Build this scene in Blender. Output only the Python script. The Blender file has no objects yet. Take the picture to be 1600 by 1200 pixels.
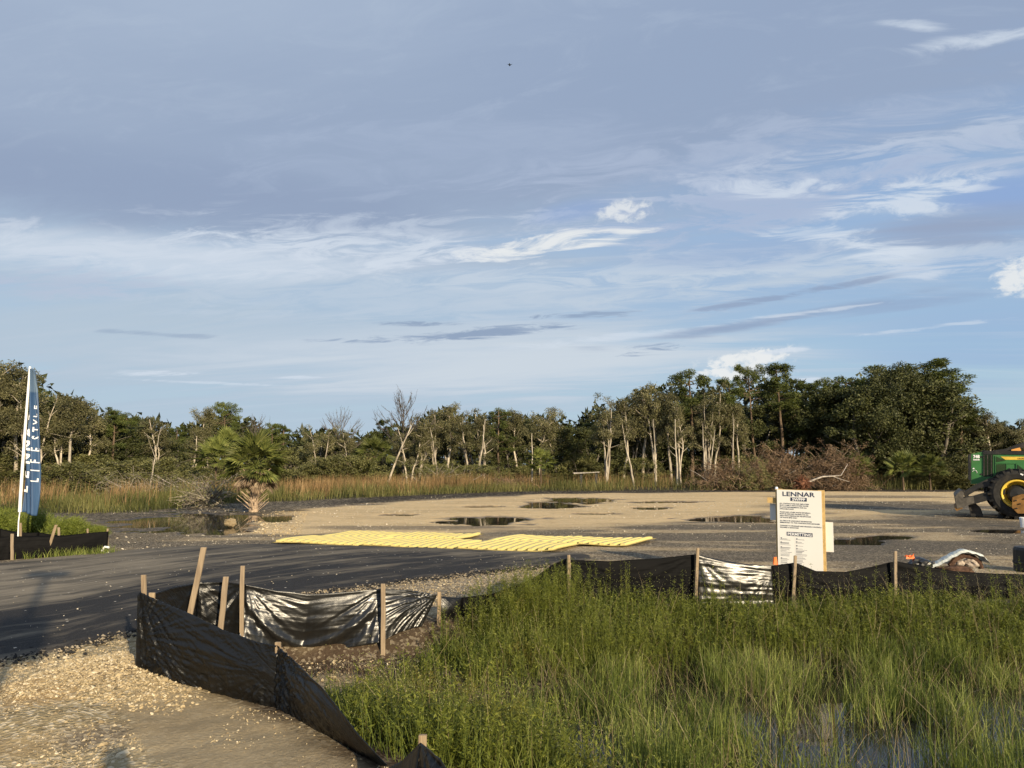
import bpy, math, random
import numpy as np
from mathutils import Vector, Matrix, noise as mn
R = math.radians
rng = np.random.default_rng(7)
random.seed(7)
SC = bpy.context.scene
COL = SC.collection

# ------------------------------------------------------------------ camera
CAM_H, FPX, PITCH = 1.7, 1110.0, 6.43
cam_d = bpy.data.cameras.new('camera')
cam = bpy.data.objects.new('camera', cam_d); COL.objects.link(cam)
cam.location = (0, 0, CAM_H)
cam.rotation_euler = (R(90 + PITCH), 0, 0)
cam_d.sensor_width = 36; cam_d.lens = 36 * FPX / 1600
cam_d.clip_start = 0.05; cam_d.clip_end = 6000
SC.camera = cam
CP, SP = math.cos(R(PITCH)), math.sin(R(PITCH))

def ray(px, py):
    a = (px - 800) / FPX; b = (600 - py) / FPX
    return np.array([a, CP - b * SP, SP + b * CP])
def at(px, py, z=0.0):
    d = ray(px, py); t = (z - CAM_H) / d[2]
    return np.array([d[0] * t, d[1] * t, z])
def P3(px, py, Y):
    d = ray(px, py); t = Y / d[1]
    return np.array([d[0] * t, Y, CAM_H + d[2] * t])
def ae(px, py):
    d = ray(px, py); return math.degrees(math.atan2(d[0], d[1])), math.degrees(math.atan2(d[2], math.hypot(d[0], d[1])))

# ------------------------------------------------------------------ sun + sky
SUN_EL, SUN_AZ = 17.0, 150.0     # azimuth clockwise from +Y : behind the camera, to the right
sd = bpy.data.lights.new('sun', 'SUN'); sd.energy = 4.9; sd.angle = R(0.6); sd.color = (1.0, 0.83, 0.57)
sun = bpy.data.objects.new('sun', sd); COL.objects.link(sun)
S = Vector((math.sin(R(SUN_AZ)) * math.cos(R(SUN_EL)), math.cos(R(SUN_AZ)) * math.cos(R(SUN_EL)), math.sin(R(SUN_EL))))
sun.rotation_euler = S.to_track_quat('Z', 'Y').to_euler()
vs = SC.view_settings
SC.cycles.max_bounces = 5; SC.cycles.diffuse_bounces = 2; SC.cycles.glossy_bounces = 2; SC.cycles.transmission_bounces = 3; SC.cycles.caustics_reflective = False; SC.cycles.caustics_refractive = False
SC.cycles.use_adaptive_sampling = True; SC.cycles.adaptive_threshold = 0.02
vs.view_transform = 'Standard'; vs.look = 'None'; vs.gamma = 1; vs.use_curve_mapping = False; vs.exposure = 0.62

# ---- tiny node-expression helper
class X:
    def __init__(s, nt, sock): s.nt, s.s = nt, sock
    def _m(s, op, *o, clamp=False):
        n = s.nt.nodes.new('ShaderNodeMath'); n.operation = op; n.use_clamp = clamp
        for i, v in enumerate((s,) + o):
            if isinstance(v, X): s.nt.links.new(v.s, n.inputs[i])
            else: n.inputs[i].default_value = v
        return X(s.nt, n.outputs[0])
    def __add__(s, o): return s._m('ADD', o)
    __radd__ = __add__
    def __mul__(s, o): return s._m('MULTIPLY', o)
    __rmul__ = __mul__
    def __sub__(s, o): return s._m('SUBTRACT', o)
    def __rsub__(s, o): return (s * -1.0) + o
    def __truediv__(s, o): return s._m('DIVIDE', o)
    def mx(s, o): return s._m('MAXIMUM', o)
    def mn(s, o): return s._m('MINIMUM', o)
    def pw(s, o): return s._m('POWER', o)
    def exp(s): return s._m('EXPONENT')
    def clamp(s): return s._m('ADD', 0.0, clamp=True)
    def ss(s, a, b):
        n = s.nt.nodes.new('ShaderNodeMapRange'); n.interpolation_type = 'SMOOTHSTEP'
        s.nt.links.new(s.s, n.inputs[0])
        lo, hi, o0, o1 = (a, b, 0, 1) if a < b else (b, a, 1, 0)
        n.inputs[1].default_value = lo; n.inputs[2].default_value = hi; n.inputs[3].default_value = o0; n.inputs[4].default_value = o1
        return X(s.nt, n.outputs[0])
def mixc(nt, f, a, b, mode='MIX'):
    n = nt.nodes.new('ShaderNodeMix'); n.data_type = 'RGBA'; n.blend_type = mode; n.clamp_factor = True
    for idx, v in ((0, f), (6, a), (7, b)):
        if isinstance(v, X): nt.links.new(v.s, n.inputs[idx])
        elif isinstance(v, (int, float)): n.inputs[idx].default_value = v
        else: n.inputs[idx].default_value = (*v, 1)
    return X(nt, n.outputs[2])
def noise(nt, vec, scale, detail=4, rough=0.5, dist=0.0, out=0, dim='3D'):
    n = nt.nodes.new('ShaderNodeTexNoise'); n.noise_dimensions = dim
    if vec is not None: nt.links.new(vec.s, n.inputs['Vector'])
    n.inputs['Scale'].default_value = scale; n.inputs['Detail'].default_value = detail
    n.inputs['Roughness'].default_value = rough; n.inputs['Distortion'].default_value = dist
    return X(nt, n.outputs[out])
def comb(nt, x, y, z):
    n = nt.nodes.new('ShaderNodeCombineXYZ')
    for i, v in enumerate((x, y, z)):
        if isinstance(v, X): nt.links.new(v.s, n.inputs[i])
        else: n.inputs[i].default_value = v
    return X(nt, n.outputs[0])
def sep(nt, v):
    n = nt.nodes.new('ShaderNodeSeparateXYZ'); nt.links.new(v.s, n.inputs[0])
    return [X(nt, n.outputs[i]) for i in range(3)]
def mapping(nt, v, scale=(1, 1, 1), loc=(0, 0, 0), rot=(0, 0, 0)):
    n = nt.nodes.new('ShaderNodeMapping'); nt.links.new(v.s, n.inputs[0])
    n.inputs[1].default_value = loc; n.inputs[2].default_value = rot; n.inputs[3].default_value = scale
    return X(nt, n.outputs[0])
def voronoi(nt, vec, scale, out='Distance', feature='F1', rnd=1.0):
    n = nt.nodes.new('ShaderNodeTexVoronoi'); n.feature = feature
    nt.links.new(vec.s, n.inputs['Vector']); n.inputs['Scale'].default_value = scale; n.inputs['Randomness'].default_value = rnd
    return X(nt, n.outputs[out])

world = bpy.data.worlds.new('World'); SC.world = world; world.use_nodes = True
world.cycles.sampling_method = 'MANUAL'; world.cycles.sample_map_resolution = 256
wt = world.node_tree; wt.nodes.clear()
wo = wt.nodes.new('ShaderNodeOutputWorld'); bg = wt.nodes.new('ShaderNodeBackground')
bg.inputs[1].default_value = 0.1
sky = wt.nodes.new('ShaderNodeTexSky'); sky.sky_type = 'NISHITA'; sky.sun_disc = False
sky.sun_elevation = R(SUN_EL); sky.sun_rotation = R(SUN_AZ); sky.air_density = 1.0; sky.dust_density = 0.6; sky.ozone_density = 1.2
tc = wt.nodes.new('ShaderNodeTexCoord'); D = X(wt, tc.outputs['Generated'])
dx, dy, dz = sep(wt, D)
az = dx._m('ARCTAN2', dy) * 57.2958
hor = (dx * dx + dy * dy).pw(0.5)
el = dz._m('ARCTAN2', hor) * 57.2958
dzc = dz.mx(0.0) + 0.10
PX = comb(wt, dx / dzc, dy / dzc, 0.0)               # cloud-layer plane seen from the ground
wrot = mapping(wt, PX, (1, 1, 1), (3.1, 7.7, 0), (0, 0, R(12)))
stre = mapping(wt, wrot, (0.42, 1.5, 1))
n1 = noise(wt, stre, 1.1, 8, 0.62, 0.6)               # broad streaky
n2 = noise(wt, mapping(wt, wrot, (1.0, 2.2, 1)), 3.4, 9, 0.66, 0.9)      # wisps
n3 = noise(wt, mapping(wt, wrot, (0.5, 1.0, 1)), 0.55, 3, 0.5, 0.3)      # very broad
n4 = noise(wt, comb(wt, az * 0.8, el * 1.3, 0.0), 1.0, 7, 0.62, 0.3)   # cauliflower edge
w1 = n1 - 0.5; w2 = n2 - 0.5; w3 = n3 - 0.5; w4 = n4 - 0.5
K = 10.0 / 2 ** 0.55
def c(r, g, b):   # display sRGB -> world colour units
    f = lambda v: ((v / 255 + 0.055) / 1.055) ** 2.4
    return (f(r) * K, f(g) * K, f(b) * K)
azw = az + w1 * 6.0; elw = el + w1 * 2.6
# clear sky : the Nishita sky lightened by thin high veil
nish = X(wt, sky.outputs[0])
azc = az.mx(-48.0).mn(48.0)
base = mixc(wt, 0.9, nish, mixc(wt, (el + w1 * 6.0).ss(1, 17), c(170, 197, 214), c(146, 175, 212)))
veil = (azc.ss(30, -16) * 0.75 + n1.ss(.40, .62) * 0.40 + w3 * 1.2)
col = mixc(wt, veil.clamp() * 0.85, base, c(174, 192, 209))
str_ = mapping(wt, wrot, (0.30, 2.6, 1)); n5 = noise(wt, str_, 2.2, 7, .6, .5)
col = mixc(wt, n5.ss(.47, .70) * el.ss(25, 12) * el.ss(1.5, 7.0) * .55, col, c(190, 202, 217))
col = mixc(wt, n2.ss(.52, .72) * el.ss(26, 17) * el.ss(8, 13) * .35, col, c(186, 197, 216))
# stratus deck above a soft slanting lower edge
edge = el - (azc * 0.085 + 18.0) + w1 * 11.0 + w3 * 9.0 + w2 * 5.0
deckf = edge.ss(-3.0, 4.5)
tone = (el * 0.9 + w3 * 40.0 + w1 * 16.0 - azc * 0.10).ss(19, 36)
deckcol = mixc(wt, tone, c(147, 163, 189), c(171, 186, 207))
deckcol = mixc(wt, n2.ss(.50, .70) * .22, deckcol, c(178, 192, 210))
col = mixc(wt, deckf * 0.93, col, deckcol)
def blob(col, px, py, wpx, hpx, colour, strength=1.0, tilt=0.0, warp=1.0, lo=0.35, hi=0.75, kind='wisp', k=1.2):
    a0, e0 = ae(px, py); wa = math.degrees(wpx / FPX); he = math.degrees(hpx / FPX)
    nz = {'wisp': w2, 'broad': w1, 'puff': w4}[kind]
    A = az - a0; E = el - e0 + w1 * warp * he * 0.9
    ct, st = math.cos(R(tilt)), math.sin(R(tilt))
    U = (A * ct + E * st) / wa; V = (E * ct - A * st) / he
    g = ((U * U + V * V) * -1.0).exp()
    m = (g + nz * (k * (2.6 if kind != 'puff' else 3.0))).ss(lo, hi + (.3 if kind != 'puff' else .35)) * g.ss(0.03, 0.5)
    return mixc(wt, m * strength, col, colour)
W = c(208, 218, 230); WW = c(228, 231, 232); GR = c(138, 157, 184); PALE = c(190, 203, 217)
for args in [
    (250, 300, 420, 60, c(140,156,184), 0.55, 2, 1, 0.1, 0.8, 'broad', 1.2),
    (750, 240, 420, 60, c(160,175,200), 0.5, 4, 1, 0.1, 0.9, 'wisp', 1.6),
    (1100, 262, 330, 42, c(168,182,206), 0.7, 3, 1, 0.1, 0.9, 'wisp', 1.8),
    (280, 530, 620, 75, c(178,194,209), 0.75, 0, 1, 0.1, 0.8, 'broad', 1.2),
    (640, 465, 560, 42, c(188,202,217), 0.6, 1, 1, 0.1, 0.8, 'wisp', 1.5),
    (720, 562, 450, 58, PALE, 0.95, 1, 1, 0.05, 0.6, 'broad', 1.0),
    (660, 372, 360, 38, c(188,200,217), 0.7, 2, 1, 0.1, 0.9, 'wisp', 2.2),
    (400, 398, 480, 30, c(200,210,224), 0.6, 3, 1, 0.1, 0.9, 'wisp', 2.0),
    (1220, 302, 360, 46, c(196,207,223), 0.62, 3, 1, 0.12, 0.95, 'wisp', 2.4),
    (850, 566, 420, 44, c(205,214,222), 0.6, 1, 1, 0.05, 0.7, 'broad', 1.2),
    (980, 425, 380, 24, c(196,208,221), 0.5, 2, 1, 0.1, 0.9, 'wisp', 2.2),
    (1330, 415, 260, 22, c(196,208,222), 0.5, -3, 1, 0.12, 0.9, 'wisp', 2.2),
    (900, 470, 420, 45, PALE, 0.55, 1, 1, 0.2, 0.8, 'broad', 1.6),
    (280, 405, 330, 34, W, 0.62, 3, 1, 0.15, 0.85, 'broad', 1.8),
    (560, 390, 260, 26, W, 0.6, 2, 1, 0.2, 0.9, 'wisp', 2.0),
    (60, 440, 170, 22, c(178,190,210), 0.7, 4, 1, 0.2, 0.9, 'wisp', 1.6),
    (900, 330, 90, 20, c(142,167,209), 0.6, 8, 1, 0.2, 0.8, 'broad', 1.2),
    (1590, 300, 110, 32, c(138,165,209), 0.8, -8, 1, 0.15, 0.8, 'broad', 1.2),
    (1150, 395, 200, 26, c(150,172,206), 0.5, 0, 1, 0.15, 0.8, 'broad', 1.2),
    (1560, 520, 220, 60, c(146,176,212), 0.5, 0, 1, 0.15, 0.8, 'broad', .8),
    (1180, 320, 330, 42, c(162,178,206), 0.8, 3, 1, 0.15, 0.9, 'wisp', 1.6),
    (1500, 355, 150, 26, c(146,158,184), 0.75, -4, 1, 0.15, 0.8, 'broad', 1.2),
    (1240, 292, 110, 15, W, 0.75, -6, 1, 0.3, 0.95, 'wisp', 2.4),
    (1410, 312, 95, 26, W, 0.8, 4, 1, 0.25, 0.95, 'wisp', 2.2),
    (1290, 365, 90, 12, W, 0.85, -4, .6, 0.25, 0.9, 'wisp', 1.5),
    (1405, 400, 75, 26, W, 0.95, -14, .6, 0.25, 0.8, 'wisp', 1.1),
    (1520, 400, 110, 16, c(178,194,216), 0.7, -2, .6, 0.25, 0.85, 'wisp', 1.4),
    (1592, 432, 34, 24, WW, 0.9, 14, .4, 0.3, 0.6, 'puff', 1.0),
    (850, 384, 150, 22, WW, 0.9, 6, .8, 0.3, 0.85, 'wisp', 1.6),
    (960, 372, 70, 9, WW, 0.8, 8, .5, 0.3, 0.8, 'wisp', 1.2),
    (972, 332, 44, 18, WW, 0.75, 6, .4, 0.25, 0.75, 'puff', 1.2),
    (1180, 444, 300, 9, PALE, 0.75, 3, .8, 0.2, 0.8, 'wisp', 1.2),
    (1000, 524, 260, 8, W, 0.6, 4, .8, 0.2, 0.8, 'wisp', 1.2),
    (740, 522, 150, 10, GR, 0.9, 5, 1, 0.3, 0.7, 'wisp', 1.4),
    (650, 505, 75, 4.5, GR, 0.8, 1, .8, 0.3, 0.7, 'wisp', 1.4),
    (910, 493, 90, 5.5, GR, 0.8, 1, .8, 0.3, 0.7, 'wisp', 1.6),
    (560, 533, 70, 4.5, GR, 0.7, 1, .8, 0.3, 0.7, 'wisp', 1.6),
    (1010, 548, 55, 8, GR, 0.85, 4, 1, 0.3, 0.7, 'wisp', 1.6),
    (1180, 505, 260, 10, c(142,160,188), 0.85, 6, 1, 0.25, 0.7, 'broad', 1.2),
    (1230, 462, 140, 6, c(142,160,188), 0.8, 6, 1, 0.25, 0.7, 'wisp', 1.4),
    (1380, 480, 160, 13, c(144,164,194), 0.7, 2, 1, 0.25, 0.7, 'broad', 1.2),
    (260, 523, 80, 4, GR, 0.45, 1, .8, 0.2, 0.8, 'wisp', 1.2),
    (1270, 487, 110, 3.5, W, 0.6, 2, .6, 0.3, 0.7, 'wisp', 1.2),
    (1450, 512, 90, 3.5, W, 0.5, 2, .6, 0.3, 0.7, 'wisp', 1.2),
    (1175, 560, 62, 14, WW, 1.0, 6, .15, 0.30, 0.5, 'puff', 0.9),
    (1150, 584, 72, 16, WW, 1.0, 0, .15, 0.30, 0.5, 'puff', 0.9),
    (1230, 547, 40, 5, W, 0.8, 4, .15, 0.30, 0.6, 'wisp', 0.8),
    (1270, 594, 40, 6, W, 0.8, -4, .2, 0.3, 0.6, 'wisp', 0.8),
    (235, 583, 62, 5, W, 0.75, 2, .4, 0.3, 0.75, 'wisp', 1.0),
    (320, 598, 110, 2.6, W, 0.55, 0, .4, 0.3, 0.75, 'wisp', .9),
    (463, 590, 40, 3, W, 0.7, 3, .3, 0.3, 0.7, 'wisp', .8),
    (1440, 42, 55, 8, W, 0.75, -18, .3, 0.3, 0.75, 'wisp', 1.0),
    (1545, 60, 95, 13, W, 0.75, -8, .4, 0.3, 0.8, 'wisp', 1.1),
]:
    col = blob(col, *args)
wt.links.new(col.s, bg.inputs[0]); wt.links.new(bg.outputs[0], wo.inputs[0])

# ------------------------------------------------------------------ numpy noise
_lat = np.random.default_rng(3).random((256, 256)).astype(np.float64)
def vnoise(x, y):
    x = np.asarray(x, float); y = np.asarray(y, float)
    xi = np.floor(x).astype(int); yi = np.floor(y).astype(int)
    fx = x - xi; fy = y - yi; fx = fx * fx * (3 - 2 * fx); fy = fy * fy * (3 - 2 * fy)
    g = lambda i, j: _lat[(i) & 255, (j) & 255]
    return (g(xi, yi) * (1 - fx) + g(xi + 1, yi) * fx) * (1 - fy) + (g(xi, yi + 1) * (1 - fx) + g(xi + 1, yi + 1) * fx) * fy
def fbm(x, y, o=4, s=1.0, seed=0.0):
    r = 0; a = 1; t = 0
    for i in range(o):
        r = r + a * vnoise(x * s + 17.3 * i + seed, y * s + 9.1 * i + seed * 1.7); t += a; a *= .5; s *= 2.03
    return r / t - 0.5
def sstep(a, b, v):
    t = np.clip((v - a) / (b - a), 0, 1); return t * t * (3 - 2 * t)
def sdf(poly, x, y):      # positive inside
    P = np.asarray(poly, float)[:, :2]; d = np.full(np.shape(x), 1e9); ins = np.zeros(np.shape(x), bool)
    for i in range(len(P)):
        a = P[i]; b = P[(i + 1) % len(P)]; e = b - a
        t = np.clip(((x - a[0]) * e[0] + (y - a[1]) * e[1]) / (e @ e + 1e-12), 0, 1)
        d = np.minimum(d, (x - a[0] - t * e[0]) ** 2 + (y - a[1] - t * e[1]) ** 2)
        cnd = ((a[1] > y) != (b[1] > y))
        xx = (b[0] - a[0]) * (y - a[1]) / (b[1] - a[1] + 1e-12) + a[0]
        ins ^= cnd & (x < xx)
    return np.where(ins, 1, -1) * np.sqrt(d)
def pxpoly(pts, z=0.0): return [at(p[0], p[1], z)[:2] for p in pts]

# ------------------------------------------------------------------ ground height
DITCH = [(-3.05, 6.35), (-2.85, 5.95), (-1.65, 5.02), (-0.85, 4.15), (-0.5, 3.5), (0.3, 3.0), (1.3, 2.3), (3, 1.6), (40, 1.0),
         (40, 9.6), (4.0, 9.1), (1.0, 8.9), (0.2, 8.8), (-0.6, 8.1), (-1.2, 7.75), (-2.4, 7.55), (-2.9, 7.0)]
WATER_Z = -0.42; PUDDLE_Z = -0.035
SAND = pxpoly([(392, 834), (402, 808), (470, 795), (600, 787), (700, 779), (850, 772), (1100, 769), (1300, 768), (1900, 769), (1900, 800), (1480, 798),
               (1300, 812), (1150, 812), (1000, 818), (850, 826), (600, 832), (450, 838)])
GRASSB = pxpoly([(-900, 800), (0, 800), (130, 801), (225, 799), (330, 787), (470, 782), (620, 775), (800, 768), (1000, 766), (1300, 765), (1500, 765), (1700, 764), (2400, 763)])
VEG = GRASSB + [np.array([400., 900.]), np.array([-500., 900.])]
DIPS = [(915, 781, 75, 4), (850, 790, 52, 5), (1045, 784, 60, 1.5), (1018, 793, 30, 2), (770, 791, 35, 1.6), (760, 814, 90, 6.5), (935, 802, 40, 1.5),
        (1150, 810, 95, 6), (425, 811, 26, 6), (625, 804, 28, 2), (300, 813, 115, 17), (1390, 838, 50, 5), (1310, 846, 60, 5), (1560, 829, 60, 4), (1260, 783, 40, 1.4), (460, 797, 30, 1.5)]
def dips(x, y):
    m = np.zeros(np.shape(x))
    for (px, py, w, h) in DIPS:
        c0 = at(px, py); l = at(px - w, py); f = at(px, py - h); n_ = at(px, py + h)
        rx = c0[0] - l[0]; ry = (f[1] - n_[1]) / 2; cy = (f[1] + n_[1]) / 2
        u = (x - c0[0] * 1.0 - (y - cy) * c0[0] / cy) / rx; v = (y - cy) / ry
        r = np.sqrt(u * u + v * v)
        nn = fbm(x, y, 4, 0.55, px) * 1.5 + fbm(x, y, 3, 2.2, py) * 0.5
        m = np.maximum(m, 1 - sstep(0.45, 1.25, r + nn))
    return m
MOUNDS = [(at(525, 1062, -.22), .42, .12), (at(100, 1090), .7, .05), (at(40, 1140), .5, .06), (at(250, 1060), .5, .04), (at(60, 1000), 1.1, .03)]
def H(x, y, fine=True):
    x = np.asarray(x, float); y = np.asarray(y, float)
    ds = sdf(DITCH, x, y)
    z = -0.62 * sstep(0, 2.5, ds + fbm(x, y, 3, .9, 5) * .7 * (ds > 0.3)) * 1.0
    z = z - .17 * sstep(0, .35, ds) * (1 - sstep(.5, 1.2, ds)) * sstep(.3, -.6, x) * sstep(6.2, 7.0, y)
    z = z + 0.016 * fbm(x, y, 4, 0.35, 1) + 0.01 * fbm(x, y, 3, 1.6, 2)
    if fine:
        near = 1 - sstep(9, 16, y)
        z = z + near * (0.03 * fbm(x, y, 4, 3.1, 3) + .012 * fbm(x, y, 2, 13, 4)) * (1 - .6 * sstep(0, .5, ds) * 1)
    z = z - 0.10 * dips(x, y)
    for c0, r, h in MOUNDS: z = z + h * np.exp(-((x - c0[0]) ** 2 + (y - c0[1]) ** 2) / r ** 2)
    veg = sdf(VEG, x, y)
    z = z + 0.12 * sstep(-.3, 2.5, veg) + .25 * fbm(x, y, 3, .12, 8) * sstep(2, 8, veg)
    # limestone rubble banked against the fence corner and the road edge
    cx, cy = -3.2, 5.9
    z = z + .10 * np.exp(-((x - cx) ** 2 + (y - cy) ** 2) / .35) * (ds < 0)
    return z
def h1(x, y): return float(H(np.array([x]), np.array([y]))[0])

# ------------------------------------------------------------------ mesh helpers
def mesh_np(name, V, F, smooth=False):
    me = bpy.data.meshes.new(name)
    V = np.asarray(V, np.float32).reshape(-1, 3)
    if isinstance(F, list) and len(F) and isinstance(F[0], tuple): F = np.array(F)
    Fs = [np.asarray(f, np.int32) for f in (F if isinstance(F, list) else [F]) if len(f)]
    me.vertices.add(len(V)); me.vertices.foreach_set('co', V.ravel())
    idx = np.concatenate([f.ravel() for f in Fs]); tot = np.concatenate([np.full(len(f), f.shape[1], np.int32) for f in Fs])
    st = np.concatenate([[0], np.cumsum(tot)[:-1]]).astype(np.int32)
    me.loops.add(len(idx)); me.loops.foreach_set('vertex_index', idx)
    me.polygons.add(len(tot)); me.polygons.foreach_set('loop_start', st)
    me.update(calc_edges=True); me.validate()
    me.polygons.foreach_set('use_smooth', np.full(len(me.polygons), bool(smooth)))
    return me
def attr(me, name, vals, kind='FLOAT'):
    a = me.attributes.new(name, kind, 'POINT')
    if kind == 'FLOAT': a.data.foreach_set('value', np.asarray(vals, np.float32).ravel())
    else:
        v = np.asarray(vals, np.float32)
        if v.shape[1] == 3: v = np.hstack([v, np.ones((len(v), 1), np.float32)])
        a.data.foreach_set('color', v.ravel())
def tag(o, label=None, cat=None, group=None, kind=None):
    if label: o['label'] = label
    if cat: o['category'] = cat
    if group: o['group'] = group
    if kind: o['kind'] = kind
    return o
def add(name, me, mat=None, parent=None, loc=None, rz=None, scale=None):
    o = bpy.data.objects.new(name, me)
    if mat is not None and me is not None and len(me.materials) == 0: me.materials.append(mat)
    COL.objects.link(o)
    if parent: o.parent = parent
    if loc is not None: o.location = loc
    if rz is not None: o.rotation_euler[2] = rz
    if scale is not None: o.scale = scale if hasattr(scale, '__len__') else (scale,) * 3
    return o
def empty(name, loc=(0, 0, 0), label=None, cat=None, group=None):
    o = bpy.data.objects.new(name, None); COL.objects.link(o); o.location = loc; o.empty_display_size = .1
    return tag(o, label, cat, group)

class MB:
    def __init__(s): s.v = []; s.f3 = []; s.f4 = []; s.n = 0; s.t = []
    def raw(s, v, f, tint=None):
        v = np.asarray(v, float).reshape(-1, 3); s.v.append(v)
        f = np.asarray(f, int)
        (s.f3 if f.shape[1] == 3 else s.f4).append(f + s.n); s.n += len(v)
        s.t.append(np.full(len(v), 0.5 if tint is None else tint) if np.ndim(tint) == 0 else tint)
    def hexa(s, p):   # 8 points: bottom 4 ccw, top 4 ccw
        s.raw(p, [(3, 2, 1, 0), (4, 5, 6, 7), (0, 1, 5, 4), (1, 2, 6, 5), (2, 3, 7, 6), (3, 0, 4, 7)])
    def box(s, lo, hi):
        a, b, c_ = lo; d, e, f = hi
        s.hexa([(a, b, c_), (d, b, c_), (d, e, c_), (a, e, c_), (a, b, f), (d, b, f), (d, e, f), (a, e, f)])
    def bar(s, p, q, w, t, up=(0, 0, 1)):      # box between two points; w along side, t along up
        p, q = np.array(p, float), np.array(q, float); d = q - p; d /= np.linalg.norm(d) + 1e-9
        side = np.cross(d, up); 
        if np.linalg.norm(side) < 1e-3: side = np.cross(d, (1, 0, 0))
        side /= np.linalg.norm(side); u = np.cross(side, d)
        side *= w / 2; u *= t / 2
        s.hexa([p - side - u, p + side - u, p + side + u, p - side + u, q - side - u, q + side - u, q + side + u, q - side + u])
    def tube(s, pts, rad, n=6, cap=False, tint=None):
        pts = np.asarray(pts, float); m = len(pts); rad = np.broadcast_to(rad, (m,)).astype(float)
        t = np.gradient(pts, axis=0); t /= np.linalg.norm(t, axis=1)[:, None] + 1e-9
        ref = np.array([0, 0, 1.]) if abs(t[0][2]) < .8 else np.array([0, 1., 0])
        a = np.cross(t, ref); a /= np.linalg.norm(a, axis=1)[:, None] + 1e-9; b = np.cross(t, a)
        th = np.arange(n) * 2 * np.pi / n
        V = pts[:, None] + (a[:, None] * np.cos(th)[None, :, None] + b[:, None] * np.sin(th)[None, :, None]) * rad[:, None, None]
        i = np.arange(m - 1)[:, None] * n; j = np.arange(n)[None]; k = (j + 1) % n
        F = np.stack([i + j, i + k, i + n + k, i + n + j], -1).reshape(-1, 4)
        s.raw(V.reshape(-1, 3), F, tint)
        if cap:
            for e in (0, m - 1):
                ce = np.vstack([V[e], pts[e]]); s.raw(ce, [(q, (q + 1) % n, n) for q in range(n)], tint)
    def prism(s, poly, y0, y1):    # poly in xz, extruded along y
        n = len(poly); v = [(p[0], y0, p[1]) for p in poly] + [(p[0], y1, p[1]) for p in poly]
        s.raw(v, [(i, (i + 1) % n, n + (i + 1) % n, n + i) for i in range(n)])
        cx = sum(p[0] for p in poly) / n; cz = sum(p[1] for p in poly) / n
        for y in (y0, y1):
            s.raw([(p[0], y, p[1]) for p in poly] + [(cx, y, cz)], [(i, (i + 1) % n, n) for i in range(n)])
    def lathe(s, prof, n=32, axis='y', c0=(0, 0, 0)):   # prof (r, h)
        th = np.arange(n) * 2 * np.pi / n; V = []
        for r, h in prof:
            ring = np.stack([r * np.cos(th), np.full(n, h), r * np.sin(th)], 1) if axis == 'y' else np.stack([r * np.cos(th), r * np.sin(th), np.full(n, h)], 1)
            V.append(ring + np.array(c0))
        m = len(prof); i = np.arange(m - 1)[:, None] * n; j = np.arange(n)[None]; k = (j + 1) % n
        s.raw(np.concatenate(V), np.stack([i + j, i + k, i + n + k, i + n + j], -1).reshape(-1, 4))
    def mesh(s, name='m', smooth=False):
        me = mesh_np(name, np.concatenate(s.v), [np.concatenate(f) for f in (s.f3, s.f4) if f], smooth)
        t = np.concatenate(s.t)
        if len(me.vertices) == len(t): attr(me, 'tint', t)
        return me
    def build(s, name, mat, parent=None, smooth=False, **k): return add(name, s.mesh(name, smooth), mat, parent, **k)

# ------------------------------------------------------------------ materials
def newmat(name):
    m = bpy.data.materials.new(name); m.use_nodes = True; nt = m.node_tree; nt.nodes.clear()
    o = nt.nodes.new('ShaderNodeOutputMaterial'); return m, nt, o
def princ(nt, o, col, rough=0.8, spec=0.3, metal=0.0, bump=None, bs=0.3, bd=0.02):
    p = nt.nodes.new('ShaderNodeBsdfPrincipled')
    for key, v in (('Base Color', col), ('Roughness', rough), ('Metallic', metal), ('Specular IOR Level', spec)):
        if isinstance(v, X): nt.links.new(v.s, p.inputs[key])
        else: p.inputs[key].default_value = (*v, 1) if isinstance(v, tuple) else v
    if bump is not None:
        b = nt.nodes.new('ShaderNodeBump'); b.inputs['Strength'].default_value = bs; b.inputs['Distance'].default_value = bd
        nt.links.new(bump.s, b.inputs['Height']); nt.links.new(b.outputs[0], p.inputs['Normal'])
    nt.links.new(p.outputs[0], o.inputs[0]); return p
def texco(nt, which='Object'):
    n = nt.nodes.new('ShaderNodeTexCoord'); return X(nt, n.outputs[which])
def geopos(nt):
    n = nt.nodes.new('ShaderNodeNewGeometry'); return X(nt, n.outputs['Position'])
def attrn(nt, name, out='Fac'):
    n = nt.nodes.new('ShaderNodeAttribute'); n.attribute_name = name; return X(nt, n.outputs[out])
def objrand(nt):
    n = nt.nodes.new('ShaderNodeObjectInfo'); return X(nt, n.outputs['Random'])
def simple(name, col, rough=0.6, spec=0.4, metal=0.0, var=0.25, scale=8.0, dirt=None, bs=.15):
    m, nt, o = newmat(name); p = texco(nt)
    n = noise(nt, p, scale, 6, .65)
    cc = mixc(nt, n.ss(.3, .75), tuple(v * (1 - var) for v in col), tuple(min(1, v * (1 + var)) for v in col))
    if dirt:
        d = noise(nt, p, scale * .35, 8, .7)
        cc = mixc(nt, d.ss(.5, .72) * dirt[1], cc, dirt[0])
    princ(nt, o, cc, rough, spec, metal, n if bs else None, bs, .01); return m
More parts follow.
